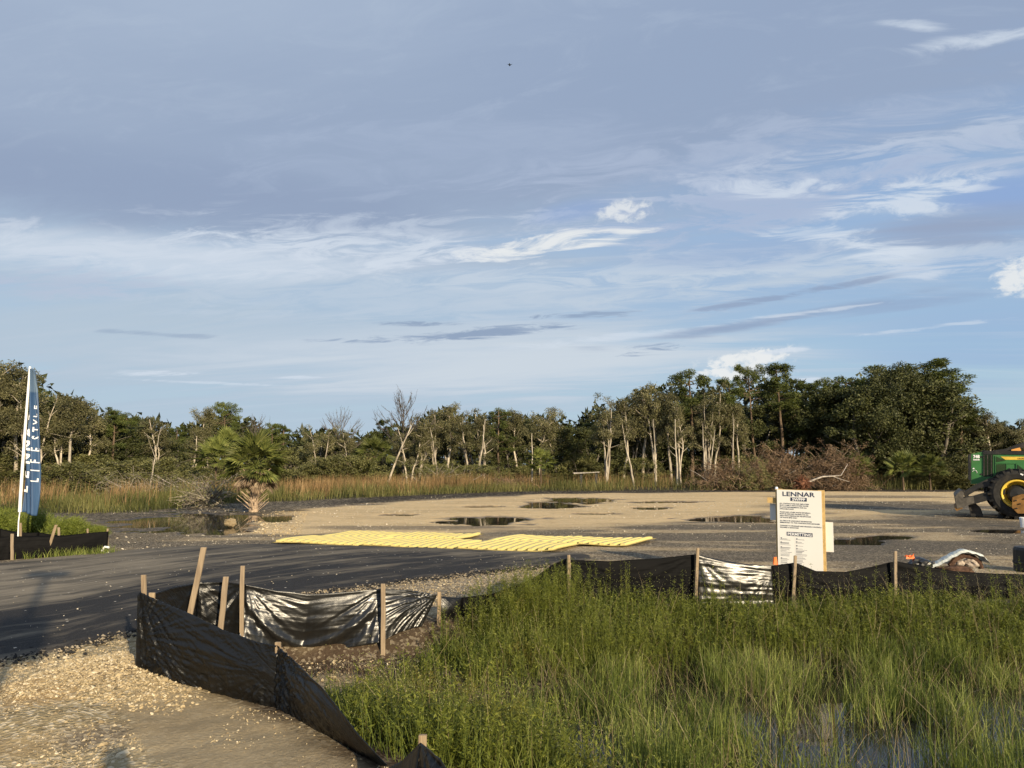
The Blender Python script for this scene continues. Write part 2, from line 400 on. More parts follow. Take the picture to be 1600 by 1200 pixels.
def leafmat(name, dark, mid, light, odd=None, oddf=0.0, trans=0.3, objvar=0.35):
    m, nt, o = newmat(name); t = attrn(nt, 'tint'); r = objrand(nt)
    cc = mixc(nt, t.ss(0.0, .55), dark, mid); cc = mixc(nt, t.ss(.55, 1.0), cc, light)
    if odd: cc = mixc(nt, noise(nt, geopos(nt), 1.3, 2, .5).ss(1 - oddf - .12, 1 - oddf + .12) , cc, odd)
    br = (r * objvar + (1 - objvar / 2))
    cc = mixc(nt, 1.0, cc, comb(nt, br, br * .98 + .01, br), 'MULTIPLY')
    a = nt.nodes.new('ShaderNodeBsdfPrincipled'); a.inputs['Roughness'].default_value = .55; a.inputs['Specular IOR Level'].default_value = .25
    b = nt.nodes.new('ShaderNodeBsdfTranslucent'); nt.links.new(cc.s, a.inputs['Base Color']); nt.links.new(cc.s, b.inputs[0])
    mx = nt.nodes.new('ShaderNodeMixShader'); mx.inputs[0].default_value = trans
    nt.links.new(a.outputs[0], mx.inputs[1]); nt.links.new(b.outputs[0], mx.inputs[2]); nt.links.new(mx.outputs[0], o.inputs[0])
    return m
def barkmat(name, a, b, scale=6.0):
    m, nt, o = newmat(name); p = mapping(nt, texco(nt), (1, 1, .25)); n = noise(nt, p, scale, 6, .7)
    cc = mixc(nt, n.ss(.35, .68), a, b); br = objrand(nt) * .4 + .8
    cc = mixc(nt, 1.0, cc, comb(nt, br, br, br), 'MULTIPLY')
    princ(nt, o, cc, .9, .1, 0, n, .6, .03); return m

M = {}
M['wood'] = None
m, nt, o = newmat('stake_wood'); p = mapping(nt, texco(nt), (9, 9, .8)); n = noise(nt, p, 5, 6, .65)
cc = mixc(nt, n.ss(.3, .7), (.15, .105, .065), (.36, .275, .175)); cc = mixc(nt, objrand(nt) * .6, cc, (.27, .215, .16)); princ(nt, o, cc, .8, .2, 0, n, .5, .004); M['wood'] = m
M['ply'] = simple('plywood', (.50, .34, .14), .75, .2, var=.2, scale=14)
# black geotextile
m, nt, o = newmat('black_geotextile'); uv = attrn(nt, 'fuv', 'Vector')
sx, sy, sz = sep(nt, uv)
wr = noise(nt, comb(nt, sx * 2.2, sy * 26.0, 0.0), 1.0, 5, .6, .8)
weave = noise(nt, comb(nt, sx * 300.0, sy * 60.0, 0.0), 1.0, 2, .5)
fold = noise(nt, comb(nt, sx * 5.0, sy * 7.0, 3.0), 1.0, 5, .6, 1.0)
dust = noise(nt, comb(nt, sx * 1.5, sy * 3.0, 9.0), 1.0, 6, .7)
cc = mixc(nt, dust.ss(.55, .8) * .35 + sy.ss(.06, -.05) * .3, (.005, .005, .005), (.035, .031, .024))
princ(nt, o, cc, (dust.ss(.4, .75) * .12 + .30), .42, 0, wr * .25 + fold * .3 + weave * .04 + noise(nt, comb(nt, (sx * .62 + sy * .78) * 15.0, (sx * .8 - sy * .6) * 1.3, 0.0), 1.0, 4, .6, .5) * 1.2, .7, .016); M['fabric'] = m
m, nt, o = newmat('dull_black_geotextile'); uv = attrn(nt, 'fuv', 'Vector'); sx, sy, sz = sep(nt, uv)
wr = noise(nt, comb(nt, sx * 2.2, sy * 30.0, 0.0), 1.0, 5, .6, .8); dust = noise(nt, comb(nt, sx * 1.5, sy * 3.0, 9.0), 1.0, 6, .7)
cc = mixc(nt, dust.ss(.55, .8) * .3, (.004, .004, .0045), (.02, .018, .015)); princ(nt, o, cc, .6, .06, 0, wr, .5, .010); M['fabric_dull'] = m
M['fabric_gloss'] = None
m, nt, o = newmat('shiny_black_geotextile'); uv = attrn(nt, 'fuv', 'Vector'); sx, sy, sz = sep(nt, uv)
wr = noise(nt, comb(nt, sx * 1.6, sy * 30.0, 0.0), 1.0, 5, .65, 1.2)
fold = noise(nt, comb(nt, sx * 7.0, sy * 9.0, 3.0), 1.0, 6, .65, 1.5)
weave = noise(nt, comb(nt, sx * 260.0, sy * 60.0, 0.0), 1.0, 2, .5)
dust = noise(nt, comb(nt, sx * 2.5, sy * 4.0, 9.0), 1.0, 6, .7)
cc = mixc(nt, dust.ss(.5, .8) * .25, (.008, .008, .008), (.05, .044, .034))
princ(nt, o, cc, dust.ss(.3, .75) * .10 + .29, .75, 0, wr * .6 + fold * .3 + weave * .05, .45, .009); M['fabric_gloss'] = m

# ground
m, nt, o = newmat('ground'); g = geopos(nt); colr = attrn(nt, 'gcol', 'Color'); rub = attrn(nt, 'rubble'); wet = attrn(nt, 'wet')
gx, gy, gz = sep(nt, g)
far = gy.ss(12, 30)
v1 = voronoi(nt, g, 38, 'Distance'); v1c = voronoi(nt, g, 38, 'Color'); v2c = voronoi(nt, g, 15, 'Color'); v3c = voronoi(nt, g, 5.5, 'Color')
c1 = sep(nt, v1c)[0]; c2 = sep(nt, v2c)[0]; c3 = sep(nt, v3c)[0]
fn = noise(nt, g, 3.0, 8, .72); fn2 = noise(nt, g, 45.0, 4, .7); bn = noise(nt, mapping(nt, g, (.35, 1.0, 1)), .8, 7, .68)
spk = c1.ss(.55, .95) * (1.0 - far) + c2.ss(.6, .95) * far * .8
spk = spk * rub
cc = mixc(nt, fn.ss(.3, .7) * .4, colr, mixc(nt, 1.0, colr, (.55, .53, .5), 'MULTIPLY'))
cc = mixc(nt, bn.ss(.45, .65) * .35, cc, mixc(nt, 1.0, cc, (.62, .6, .58), 'MULTIPLY'))
cc = mixc(nt, spk * .75, cc, (.58, .49, .35))
cc = mixc(nt, c3.ss(.86, .95) * fn2.ss(.4, .6) * rub * far * .8, cc, (.62, .54, .40))
cc = mixc(nt, c2.ss(.22, .05) * rub * .55, cc, mixc(nt, 1.0, cc, (.4, .38, .36), 'MULTIPLY'))
wetm = (wet + (bn - .5) * 1.2 * wet.ss(0, .3)).clamp()
cc = mixc(nt, wetm * .8, cc, mixc(nt, 1.0, cc, (.36, .36, .38), 'MULTIPLY'))
hb = v1 * rub * .5 + fn2 * .35 + fn * .8 + c2 * rub * .4
princ(nt, o, cc, (wetm * -.45 + .95), (wetm * .25 + .06), 0, hb, .8, .03); M['ground'] = m

# asphalt road
m, nt, o = newmat('road_surface'); g = geopos(nt); ruv = attrn(nt, 'ruv', 'Vector'); ru, rv, _z = sep(nt, ruv)
st1 = noise(nt, comb(nt, ru * .35, rv * 9.0, 0.0), 1.0, 7, .7, .5); st2 = noise(nt, comb(nt, ru * .9, rv * 26.0, 2.0), 1.0, 5, .65, .3)
pat = noise(nt, g, .7, 6, .65); grit = noise(nt, g, 90, 3, .7)
dustz = attrn(nt, 'dust')
df = ((st1 - .5) * 2.6 + (st2 - .5) * 1.8 + (pat - .5) * 1.0 + dustz).clamp()
cc = mixc(nt, df, (.022, .021, .021), (.235, .200, .150)); cc = mixc(nt, grit.ss(.45, .7) * .35, cc, (.12, .11, .10))
vc = sep(nt, voronoi(nt, g, 14, 'Color'))[0]; vd = voronoi(nt, g, 14, 'Distance')
cc = mixc(nt, vc.ss(.93, .95) * vd.ss(.24, .14), cc, (.55, .50, .42))
princ(nt, o, cc, df * .2 + .75, .10, 0, grit * .6 + st2 * .8 + vc * .2, .5, .012); M['road'] = m
def watermat(name, base, bump_scale, bs):
    m, nt, o = newmat(name); g = geopos(nt); n = noise(nt, g, bump_scale, 3, .5)
    p = princ(nt, o, base, .04, .5, 0, n, bs, .004); p.inputs['IOR'].default_value = 1.33; return m
M['water'] = watermat('ditch_water', (.020, .019, .014), 7, .12)
M['puddle'] = watermat('puddle_water', (.030, .026, .020), 3, .05)

# ------------------------------------------------------------------ ground sheet
def steps(segs):
    out = [segs[0][0]]
    for a, b, s0, s1 in segs:
        x = a; L = b - a
        pts = []
        while x < b - 1e-6:
            t = (x - a) / L; s = s0 + (s1 - s0) * t; x = x + s; pts.append(min(x, b))
        out += pts
    return np.unique(np.round(out, 4))
ys = steps([(-300, -10, 60, 6), (-10, 3, 2, .12), (3, 8, .045, .055), (8, 20, .06, .13), (20, 50, .14, .4), (50, 120, .8, 6), (120, 3000, 20, 500)])
xr = steps([(0, 6.5, .055, .065), (6.5, 25, .1, .35), (25, 60, .5, 2), (60, 3000, 8, 500)])
xs = np.unique(np.concatenate([-xr, xr]))
GX, GY = np.meshgrid(xs, ys); x = GX.ravel(); y = GY.ravel()
z = H(x, y)
nxx, nyy = len(xs), len(ys)
ii = (np.arange(nyy - 1)[:, None] * nxx + np.arange(nxx - 1)[None]).ravel()
gme = mesh_np('ground', np.stack([x, y, z], 1), np.stack([ii, ii + 1, ii + nxx + 1, ii + nxx], 1), True)
# zone colours
C = lambda *v: np.array(v)[None]
nb = fbm(x, y, 5, .5, 21); nf = fbm(x, y, 4, 2.4, 22); nl = fbm(x * .25, y * 1.1, 5, .9, 31)
col = np.repeat(C(.135, .112, .085), len(x), 0); rub = np.full(len(x), .7); wet = np.zeros(len(x))
def paint(mask, colour, rb=None, wt_=None):
    global col, rub, wet
    mk = np.clip(mask, 0, 1)[:, None]; col = col * (1 - mk) + C(*colour) * mk
    if rb is not None: rub = rub * (1 - mk[:, 0]) + rb * mk[:, 0]
    if wt_ is not None: wet = wet * (1 - mk[:, 0]) + wt_ * mk[:, 0]
sds = sdf(SAND, x, y)
paint(sstep(9.5, 11, y) * sstep(.0, .12, nl + .02), (.38, .29, .175), .9)
paint(sstep(-.6, .8, sds + nb * 3.0), (.66, .49, .275), .45)
paint(sstep(.04, .16, nl) * sstep(0, 2, sds) * .35, (.42, .32, .19), .4)
# grey drying mud patches on the right side of the pad
for (px, py, w, h, s) in [(1400, 790, 170, 8, 1), (1330, 776, 120, 2.5, .7), (1480, 812, 130, 5, .8), (1250, 802, 90, 3, .8), (1290, 858, 110, 9, .8), (1130, 838, 120, 6, .8), (1210, 870, 120, 8, .7), (1560, 822, 110, 9, 1), (1500, 853, 150, 9, .9), (1350, 845, 90, 12, 1), (700, 824, 170, 4, .7), (1180, 822, 120, 6, .8), (1050, 826, 90, 4, .7), (1400, 875, 120, 8, .8)]:
    c0 = at(px, py); rx = abs(c0[0] - at(px - w, py)[0]); ry = (at(px, py - h)[1] - at(px, py + h)[1]) / 2
    u = (x - c0[0]) / rx; v = (y - c0[1]) / ry
    paint((1 - sstep(.6, 1.25, np.sqrt(u * u + v * v) + nl * 1.6)) * s, (.125, .104, .078), .5, .25)
vegd = sdf(VEG, x, y)
# black muck strip between the pad and the grass
paint(sstep(-4.6, -3.6, vegd + nb * 2.0) * sstep(.4, -.4, sds + nb * 2.5) * (x < 40), (.024, .020, .018), .5, .1)
left = sstep(-6.8, -8.3, x - 0 + nb * 1.5) * sstep(13.8, 14.6, y)
paint(left * .85 * sstep(1, -.5, sds), (.085, .070, .052), .8, .15)
paint(sstep(-.5, .5, vegd), (.05, .045, .025), .2)
dp = dips(x, y); paint(sstep(.12, .5, dp), (.09, .075, .055), .2); wet = np.maximum(wet, sstep(.06, .35, dp))
# near left : limestone rubble and fine washed mud
nearl = (1 - sstep(9.2, 10.2, y)) * sstep(1.2, .2, x)
paint(nearl, (.36, .285, .165), 1.0)
MUD = pxpoly([(180, 1120), (230, 1090), (330, 1085), (430, 1108), (540, 1165), (640, 1215), (620, 1300), (330, 1300), (260, 1200), (200, 1160)])
paint(sstep(-.12, .12, sdf(MUD, x, y) + nf * .25) * .95, (.34, .27, .17), .12, 0)
for (px, py, r, cc_) in [(150, 1070, .38, (.17, .12, .085)), (60, 1110, .3, (.42, .27, .12)), (130, 1160, .3, (.12, .10, .085)), (30, 1180, .3, (.3, .22, .12)), (40, 1085, .25, (.40, .26, .12))]:
    c0 = at(px, py); paint((1 - sstep(.4, 1.2, np.hypot(x - c0[0], (y - c0[1]) * 1.3) / r + nf * 1.2)) * .75, cc_, .3)
# gravel verge between road and fence, and right around the sign
VERGE = pxpoly([(230, 950), (300, 925), (500, 905), (860, 880), (900, 900), (820, 940), (600, 960), (300, 1000)])
paint(sstep(-.15, .15, sdf(VERGE, x, y)), (.235, .19, .135), 1.0)
ds = sdf(DITCH, x, y)
paint(sstep(-.08, .22, ds + nf * .3), (.075, .052, .034), .35, .25)
paint((1 - sstep(.35, .75, np.hypot((x + .75) / 1.1, y - 7.75) + nf * .4)), (.07, .05, .032), .3)
for c0, r, h in MOUNDS[:1]: paint((1 - sstep(.5, 1.1, np.hypot(x - c0[0], y - c0[1]) / r + nf * .5)), (.21, .165, .11), .25, 0)
paint(sstep(.15, .6, ds) * sstep(4.9, 4.3, y) * sstep(2.0, 1.0, x) * .9, (.15, .11, .075), .3, .3)
paint(sstep(.4, 1.5, ds) * sstep(-1.6, -.6, x), (.045, .038, .022), .2, .4)
attr(gme, 'gcol', col, 'FLOAT_COLOR'); attr(gme, 'rubble', rub); attr(gme, 'wet', wet)
tag(add('ground', gme, M['ground']), kind='structure', label='sandy cleared ground with limestone rubble and mud')

def sheet_rect(name, x0, x1, y0, y1, z, mat, label):
    me = mesh_np(name, [(x0, y0, z), (x1, y0, z), (x1, y1, z), (x0, y1, z)], [(0, 1, 2, 3)]); o = add(name, me, mat); tag(o, label, kind='structure'); return o
sheet_rect('ditch_water', -3.2, 38, 2.2, 9.4, WATER_Z, M['water'], 'still dark water in the grassy ditch')
sheet_rect('puddle_water', -16, 26, 10.6, 41.5, PUDDLE_Z, M['puddle'], 'shallow puddles lying on the cleared pad')

# ------------------------------------------------------------------ road
def resample(P, n):
    P = np.array([tuple(q[:2]) for q in P], float); s = np.concatenate([[0], np.cumsum(np.linalg.norm(np.diff(P, axis=0), axis=1))]); t = np.linspace(0, s[-1], n)
    q = np.stack([np.interp(t, s, P[:, k]) for k in range(2)], 1)
    return q
near = [(-16, -2.5), (-9, 2.2), at(-60, 1052), at(0, 1037), at(100, 1020), at(210, 990), at(350, 955), at(500, 926), at(640, 908), at(760, 895), at(850, 885), at(900, 878), at(960, 868)]
farr = [(-24, 6), (-16, 9.2), at(-60, 884), at(0, 880), at(80, 871), at(170, 862), at(280, 854), at(400, 850), at(520, 851), at(650, 853), at(790, 859), at(880, 863), at(965, 864)]
N_, M_ = 420, 90
Pn, Pf = resample(near, N_), resample(farr, N_)
Lr = np.concatenate([[0], np.cumsum(np.linalg.norm(np.diff((Pn + Pf) / 2, axis=0), axis=1))])
tt = np.linspace(0, 1, M_)
wob = fbm(Lr, Lr * 0, 4, 1.3, 40) * .16 + fbm(Lr, Lr * 0, 3, 6, 44) * .05; wob2 = fbm(Lr, Lr * 0 + 3, 4, 1.1, 41) * .2
T = tt[None] ; wid = np.linalg.norm(Pf - Pn, axis=1)[:, None]
A = Pn[:, None] + (Pf - Pn)[:, None] * (T[..., None] + (wob / wid[:, 0])[:, None, None] * (1 - T[..., None]) + (wob2 / wid[:, 0])[:, None, None] * T[..., None])
rx_, ry_ = A[..., 0].ravel(), A[..., 1].ravel()
dEdge = np.minimum(T * wid, (1 - T) * wid).ravel()
rz_ = H(rx_, ry_, False) + .035 * sstep(0, .12, dEdge) + .03 * sstep(0, 1.5, dEdge) - .012 + .006 * fbm(rx_, ry_, 3, 5, 2)
endf = np.repeat(sstep(N_ - 1, N_ - 22, np.arange(N_)), M_); rz_ = rz_ - .05 * (1 - endf)
jj = (np.arange(N_ - 1)[:, None] * M_ + np.arange(M_ - 1)[None]).ravel()
rme = mesh_np('road', np.stack([rx_, ry_, rz_], 1), np.stack([jj, jj + M_, jj + M_ + 1, jj + 1], 1), True)
TT = np.broadcast_to(T, (N_, M_)).ravel(); LL = np.repeat(Lr, M_)
attr(rme, 'ruv', np.stack([LL, TT * wid.repeat(M_, 1).ravel() / 5.0, TT * 0], 1), 'FLOAT_COLOR')
dst = sstep(.20, .52, TT) * (1 - .25 * sstep(.8, 1, TT)) * (1 - sstep(14, 22, LL) * .75) + .12 * sstep(18, 24, LL)
attr(rme, 'dust', dst * .95 - .07)
tag(add('road', rme, M['road']), kind='structure', label='dark asphalt access road with dusty tyre streaks')

def surf(x, y):
    """terrain or road height"""
    return h1(x, y)

# ------------------------------------------------------------------ stones
_ico = None
def ico():
    t = (1 + 5 ** .5) / 2
    v = np.array([(-1, t, 0), (1, t, 0), (-1, -t, 0), (1, -t, 0), (0, -1, t), (0, 1, t), (0, -1, -t), (0, 1, -t), (t, 0, -1), (t, 0, 1), (-t, 0, -1), (-t, 0, 1)], float)
    f = np.array([(0, 11, 5), (0, 5, 1), (0, 1, 7), (0, 7, 10), (0, 10, 11), (1, 5, 9), (5, 11, 4), (11, 10, 2), (10, 7, 6), (7, 1, 8), (3, 9, 4), (3, 4, 2), (3, 2, 6), (3, 6, 8), (3, 8, 9), (4, 9, 5), (2, 4, 11), (6, 2, 10), (8, 6, 7), (9, 8, 1)])
    return v / np.linalg.norm(v[0]), f
def octa():
    return np.array([(1, 0, 0), (-1, 0, 0), (0, 1, 0), (0, -1, 0), (0, 0, 1), (0, 0, -1)], float), np.array([(0, 2, 4), (2, 1, 4), (1, 3, 4), (3, 0, 4), (2, 0, 5), (1, 2, 5), (3, 1, 5), (0, 3, 5)])
def stones(name, x, y, z, size, mat, label, base='octa', sink=.25):
    bv, bf = ico() if base == 'ico' else octa()
    n = len(x); k = len(bv); th = rng.random(n) * 6.28
    V = bv[None] * (1 + rng.normal(0, .16, (n, k, 1)))
    V = V * (size[:, None, None] * np.stack([rng.uniform(.7, 1.3, n), rng.uniform(.7, 1.2, n), rng.uniform(.45, .8, n)], 1)[:, None])
    ct, st = np.cos(th)[:, None], np.sin(th)[:, None]
    tl = rng.normal(0, .35, (n, 1))
    X0 = V[..., 0] * ct - V[..., 1] * st; Y0 = V[..., 0] * st + V[..., 1] * ct; Z0 = V[..., 2] + X0 * tl
    V = np.stack([X0 + x[:, None], Y0 + y[:, None], Z0 + (z + size * (.5 - sink))[:, None]], -1).reshape(-1, 3)
    F = (bf[None] + (np.arange(n) * k)[:, None, None]).reshape(-1, 3)
    me = mesh_np(name, V, F); attr(me, 'tint', np.repeat(rng.random(n), k))
    return tag(add(name, me, mat), label, kind='stuff')
m, nt, o = newmat('limestone'); t = attrn(nt, 'tint'); cc = mixc(nt, t.ss(0, .6), (.24, .185, .11), (.41, .325, .195)); cc = mixc(nt, t.ss(.75, 1), cc, (.60, .51, .36))
nn_ = noise(nt, geopos(nt), 60, 4, .6); cc = mixc(nt, nn_.ss(.55, .75) * .5, cc, (.22, .17, .11)); princ(nt, o, cc, .9, .2, 0, nn_, .5, .01); M['lime'] = m
m, nt, o = newmat('white_shell'); t = attrn(nt, 'tint'); cc = mixc(nt, t, (.30, .25, .17), (.62, .55, .43)); princ(nt, o, cc, .8, .3); M['shell'] = m
def scatter(n, poly, keep=None):
    P = np.asarray(poly); lo, hi = P.min(0), P.max(0); x = rng.uniform(lo[0], hi[0], n * 3); y = rng.uniform(lo[1], hi[1], n * 3)
    ok = sdf(poly, x, y) > 0; x, y = x[ok], y[ok]
    if keep is not None: ok = keep(x, y) > rng.random(len(x)); x, y = x[ok], y[ok]
    return x[:n], y[:n]
RUBBLE = pxpoly([(-60, 1055), (0, 1042), (110, 1022), (215, 995), (222, 1045), (330, 1085), (240, 1095), (215, 1150), (260, 1215), (-60, 1260)])
kp = lambda x, y: np.clip(.26 + fbm(x, y, 4, 1.6, 60) * 3.4, .03, 1) * np.where(sdf(DITCH, x, y) > .05, 0, 1)
x, y = scatter(15000, RUBBLE, kp); stones('limestone_rubble', x, y, H(x, y), .0030 + .0045 * rng.random(len(x)) ** 2 + .014 * rng.random(len(x)) ** 12, M['lime'], 'pale limestone rubble beside the road edge', sink=.5)
x, y = scatter(420, RUBBLE, kp); stones('limestone_cobbles', x, y, H(x, y), .012 + .026 * rng.random(len(x)) ** 4, M['lime'], 'larger limestone lumps among the rubble', 'ico', sink=.5)
CORN = [(-3.75, 5.2), (-2.3, 5.0), (-2.2, 5.35), (-2.95, 5.85), (-3.15, 6.6), (-3.6, 6.7)]
x, y = scatter(4200, CORN, lambda x, y: np.where(sdf(DITCH, x, y) > .0, 0, 1) * np.exp(-((x + 3.1) ** 2 + (y - 5.75) ** 2) / .5)); stones('corner_rubble', x, y, H(x, y), .005 + .011 * rng.random(len(x)) ** 2, M['lime'], 'heap of yellow limestone against the fence corner', 'ico')
MUDW = pxpoly([(150, 1090), (430, 1110), (640, 1215), (600, 1260), (100, 1260)])
x, y = scatter(1500, MUDW, lambda x, y: np.clip(fbm(x, y, 3, 2.2, 71) * 4 - .2, 0.02, 1)); stones('mud_grit', x, y, H(x, y), .004 + .007 * rng.random(len(x)) ** 2, M['lime'], 'light grit strewn on the smooth mud')
VG = pxpoly([(300, 935), (500, 922), (640, 907), (850, 884), (905, 880), (900, 905), (820, 940), (690, 950), (590, 945), (400, 960)])
x, y = scatter(6500, VG, lambda x, y: np.where(sdf(DITCH, x, y) > .15, 0, .9)); stones('verge_gravel', x, y, H(x, y), .005 + .011 * rng.random(len(x)) ** 2, M['lime'], 'gravel verge between road and black fence')
ROADP = [tuple(p) for p in Pn[40:-5:10]] + [tuple(p) for p in Pf[-5:40:-10]]
x, y = scatter(1500, ROADP, lambda x, y: np.clip(.35 + fbm(x, y, 3, .8, 5) * 3, .03, 1)); stones('road_grit', x, y, H(x, y, False) + .05, .004 + .010 * rng.random(len(x)) ** 3, M['shell'], 'pale stones dropped on the asphalt road')
# crumbs along the near edge of the asphalt
ki = rng.integers(60, N_ - 30, 5200); ex = Pn[ki] + rng.normal(0, 1, (5200, 2)) * [.10, .10] + rng.normal(0, .02, (5200, 2)); dxy = (Pf - Pn)[ki]; dxy /= np.linalg.norm(dxy, axis=1)[:, None]
ex = ex + dxy * rng.normal(-.03, .07, (5200, 1)); x, y = ex[:, 0], ex[:, 1]
m, nt, o = newmat('asphalt_crumb'); t = attrn(nt, 'tint'); cc = mixc(nt, t.ss(.6, .95), (.022, .021, .021), (.30, .25, .18)); princ(nt, o, cc, .85, .2); M['crumb'] = m
stones('asphalt_crumbs', x, y, H(x, y) + .012, .008 + .018 * rng.random(len(x)) ** 2, M['crumb'], 'crumbled black asphalt along the road edge')
FLD = pxpoly([(180, 866), (200, 845), (400, 800), (700, 775), (1620, 766), (1620, 890), (1215, 895), (960, 872), (1020, 850), (760, 832), (450, 838), (400, 850)])
x, y = scatter(16000, FLD, lambda x, y: np.clip(.3 + fbm(x * .4, y, 4, .8, 9) * 3.4, .03, 1) * np.where(dips(x, y) > .25, .03, 1) * np.clip(18 / y, .2, 1) ** 1.0)
stones('pad_stones', x, y, H(x, y), (.006 + .018 * rng.random(len(x)) ** 5) * np.clip(y / 16, .9, 1.6), M['shell'], 'shell and limestone fragments on the cleared pad')
LF = pxpoly([(185, 866), (170, 800), (400, 790), (445, 815), (425, 846), (280, 853)])
x, y = scatter(1400, LF, lambda x, y: np.clip(fbm(x, y, 3, 1.1, 4) * 3 + .3, .05, 1) * np.where(dips(x, y) > .3, .02, .9)); stones('roadside_stones', x, y, H(x, y), .008 + .026 * rng.random(len(x)) ** 5, M['shell'], 'pale stones beside the shallow pond')
TIP = pxpoly([(395, 832), (400, 806), (440, 797), (480, 800), (470, 836), (430, 842)])
x, y = scatter(900, TIP, lambda x, y: np.where(dips(x, y) > .3, .02, .9)); stones('pad_edge_rubble', x, y, H(x, y), .010 + .028 * rng.random(len(x)) ** 5, M['lime'], 'limestone lumps at the corner of the pad', 'ico')
bp = at(360, 822)
rock_at = (bp[0], bp[1])

# ------------------------------------------------------------------ silt fences
def stake(mb_parent, base, top, w=.042, t=.022, name='stake', mat=None):
    b = MB(); base = np.array(base, float); top = np.array(top, float)
    d = top - base; L = np.linalg.norm(d); k = 6; pts = [base + d * i / (k - 1) + np.array([random.uniform(-1, 1), random.uniform(-1, 1), 0]) * .003 for i in range(k)]
    side = np.array([1, 0, 0.]) * w / 2; fw = np.array([0, 1, 0.]) * t / 2
    V = []; 
    for p in pts: V += [p - side - fw, p + side - fw, p + side + fw, p - side + fw]
    F = [(i * 4 + j, i * 4 + (j + 1) % 4, i * 4 + 4 + (j + 1) % 4, i * 4 + 4 + j) for i in range(k - 1) for j in range(4)]
    F += [(3, 2, 1, 0), (k * 4 - 4, k * 4 - 3, k * 4 - 2, k * 4 - 1)]
    b.raw(V, F)
    me = b.mesh(name)
    md = add(name, me, mat or M['wood'], mb_parent)
    bv = md.modifiers.new('bevel', 'BEVEL'); bv.width = .003; bv.segments = 1
    return md
def panel(parent, B, Tp, nrm, seed=0, sag=.04, billow=.05, fans=((0, 1), (1, 1)), amp=.03, res=.02, mat=None, horiz=.006, crink=.008, swag=0.0, name='fabric_panel', flare=0.0, fanf=9.0):
    """B, Tp: polylines (list of 3D) bottom and top, left to right."""
    B = np.asarray(B, float); Tp = np.asarray(Tp, float)
    def rs(P, n):
        s = np.concatenate([[0], np.cumsum(np.linalg.norm(np.diff(P, axis=0), axis=1))]); t = np.linspace(0, s[-1], n); return np.stack([np.interp(t, s, P[:, k]) for k in range(3)], 1), s[-1]
    L = np.linalg.norm(Tp[-1] - Tp[0]); hh = np.linalg.norm(Tp[0] - B[0]) + 1e-3
    nu = max(12, int(L / res)); nv = max(10, int(max(hh, np.linalg.norm(Tp[-1] - B[-1])) / res))
    b, _ = rs(B, nu); t, _ = rs(Tp, nu)
    s = np.linspace(0, 1, nu)[:, None]; v = np.linspace(0, 1, nv)[None]
    t = t.copy(); t[:, 2] -= sag * 4 * (s * (1 - s))[:, 0] + .012 * fbm(s[:, 0] * L, s[:, 0] * 0, 3, 2.5, seed)
    b = b.copy(); gz_ = H(b[:, 0], b[:, 1]); b[:, 2] = np.minimum(b[:, 2], gz_ + .0) - .02
    P = b[:, None] * (1 - v[..., None]) + t[:, None] * v[..., None]
    n = np.array(nrm, float); n /= np.linalg.norm(n)
    env = np.sin(np.pi * np.clip(s, 0, 1)) ** .6
    d = billow * env * np.sin(np.pi * np.clip(v * .95 + .05, 0, 1)) * (1 + 1.2 * fbm(s * L + 0 * v, v * 1 + 0 * s, 3, 1.1, seed))
    for (fu, fv) in fans:
        dx_ = (s - fu) * L; dz_ = (v - fv) * hh; rr = np.sqrt(dx_ ** 2 + dz_ ** 2) + 1e-4; ang = np.arctan2(np.abs(dz_), np.abs(dx_))
        d = d + amp * (fbm(ang * fanf + 0 * rr, rr * .8, 3, 1.0, seed + fu * 5 + fv * 3)) * 2 * sstep(0, .22, rr) * np.exp(-(rr / (.55 * L + .15)) ** 2)
    if swag:   # a drooping fold : curve like a catenary
        cv = .75 - .62 * 4 * s * (1 - s); q = (v - cv) * hh
        d = d + swag * np.exp(-(q / .045) ** 2) * env - swag * .7 * np.exp(-((q + .09) / .06) ** 2) * env + swag * .4 * np.exp(-((q + .2) / .05) ** 2) * env
    d = d + horiz * 2 * fbm(s * L * 1.3 + 0 * v, v * hh * 28 + 0 * s, 3, 1.0, seed + 2)
    d = d + crink * 2 * fbm(s * L * 34 + 0 * v, v * 2.5 + 0 * s, 3, 1.0, seed + 4) * (1 - v) ** 1.5
    d = d + flare * (1 - v) ** 2
    if amp > 0: d = d + .008 * fbm(s * L * 3 + 0 * v, v * hh * 4 + 0 * s, 3, 1, seed + 6)
    P = P + d[..., None] * n
    V = P.reshape(-1, 3); k = (np.arange(nu - 1)[:, None] * nv + np.arange(nv - 1)[None]).ravel()
    me = mesh_np(name, V, np.stack([k, k + nv, k + nv + 1, k + 1], 1), True)
    uv = np.stack([(s * L + 0 * v).ravel() + seed, (v * hh + 0 * s).ravel(), 0 * (s + v).ravel()], 1); attr(me, 'fuv', uv, 'FLOAT_COLOR')
    o = add(name, me, mat or M['fabric'], parent)
    sl = o.modifiers.new('thickness', 'SOLIDIFY'); sl.thickness = .003; sl.offset = -1
    return o
def G(px, py, z=0.0):   # ground point under a pixel, on terrain
    p = at(px, py, z)
    for _ in range(6): p = at(px, py, h1(p[0], p[1]))
    return p
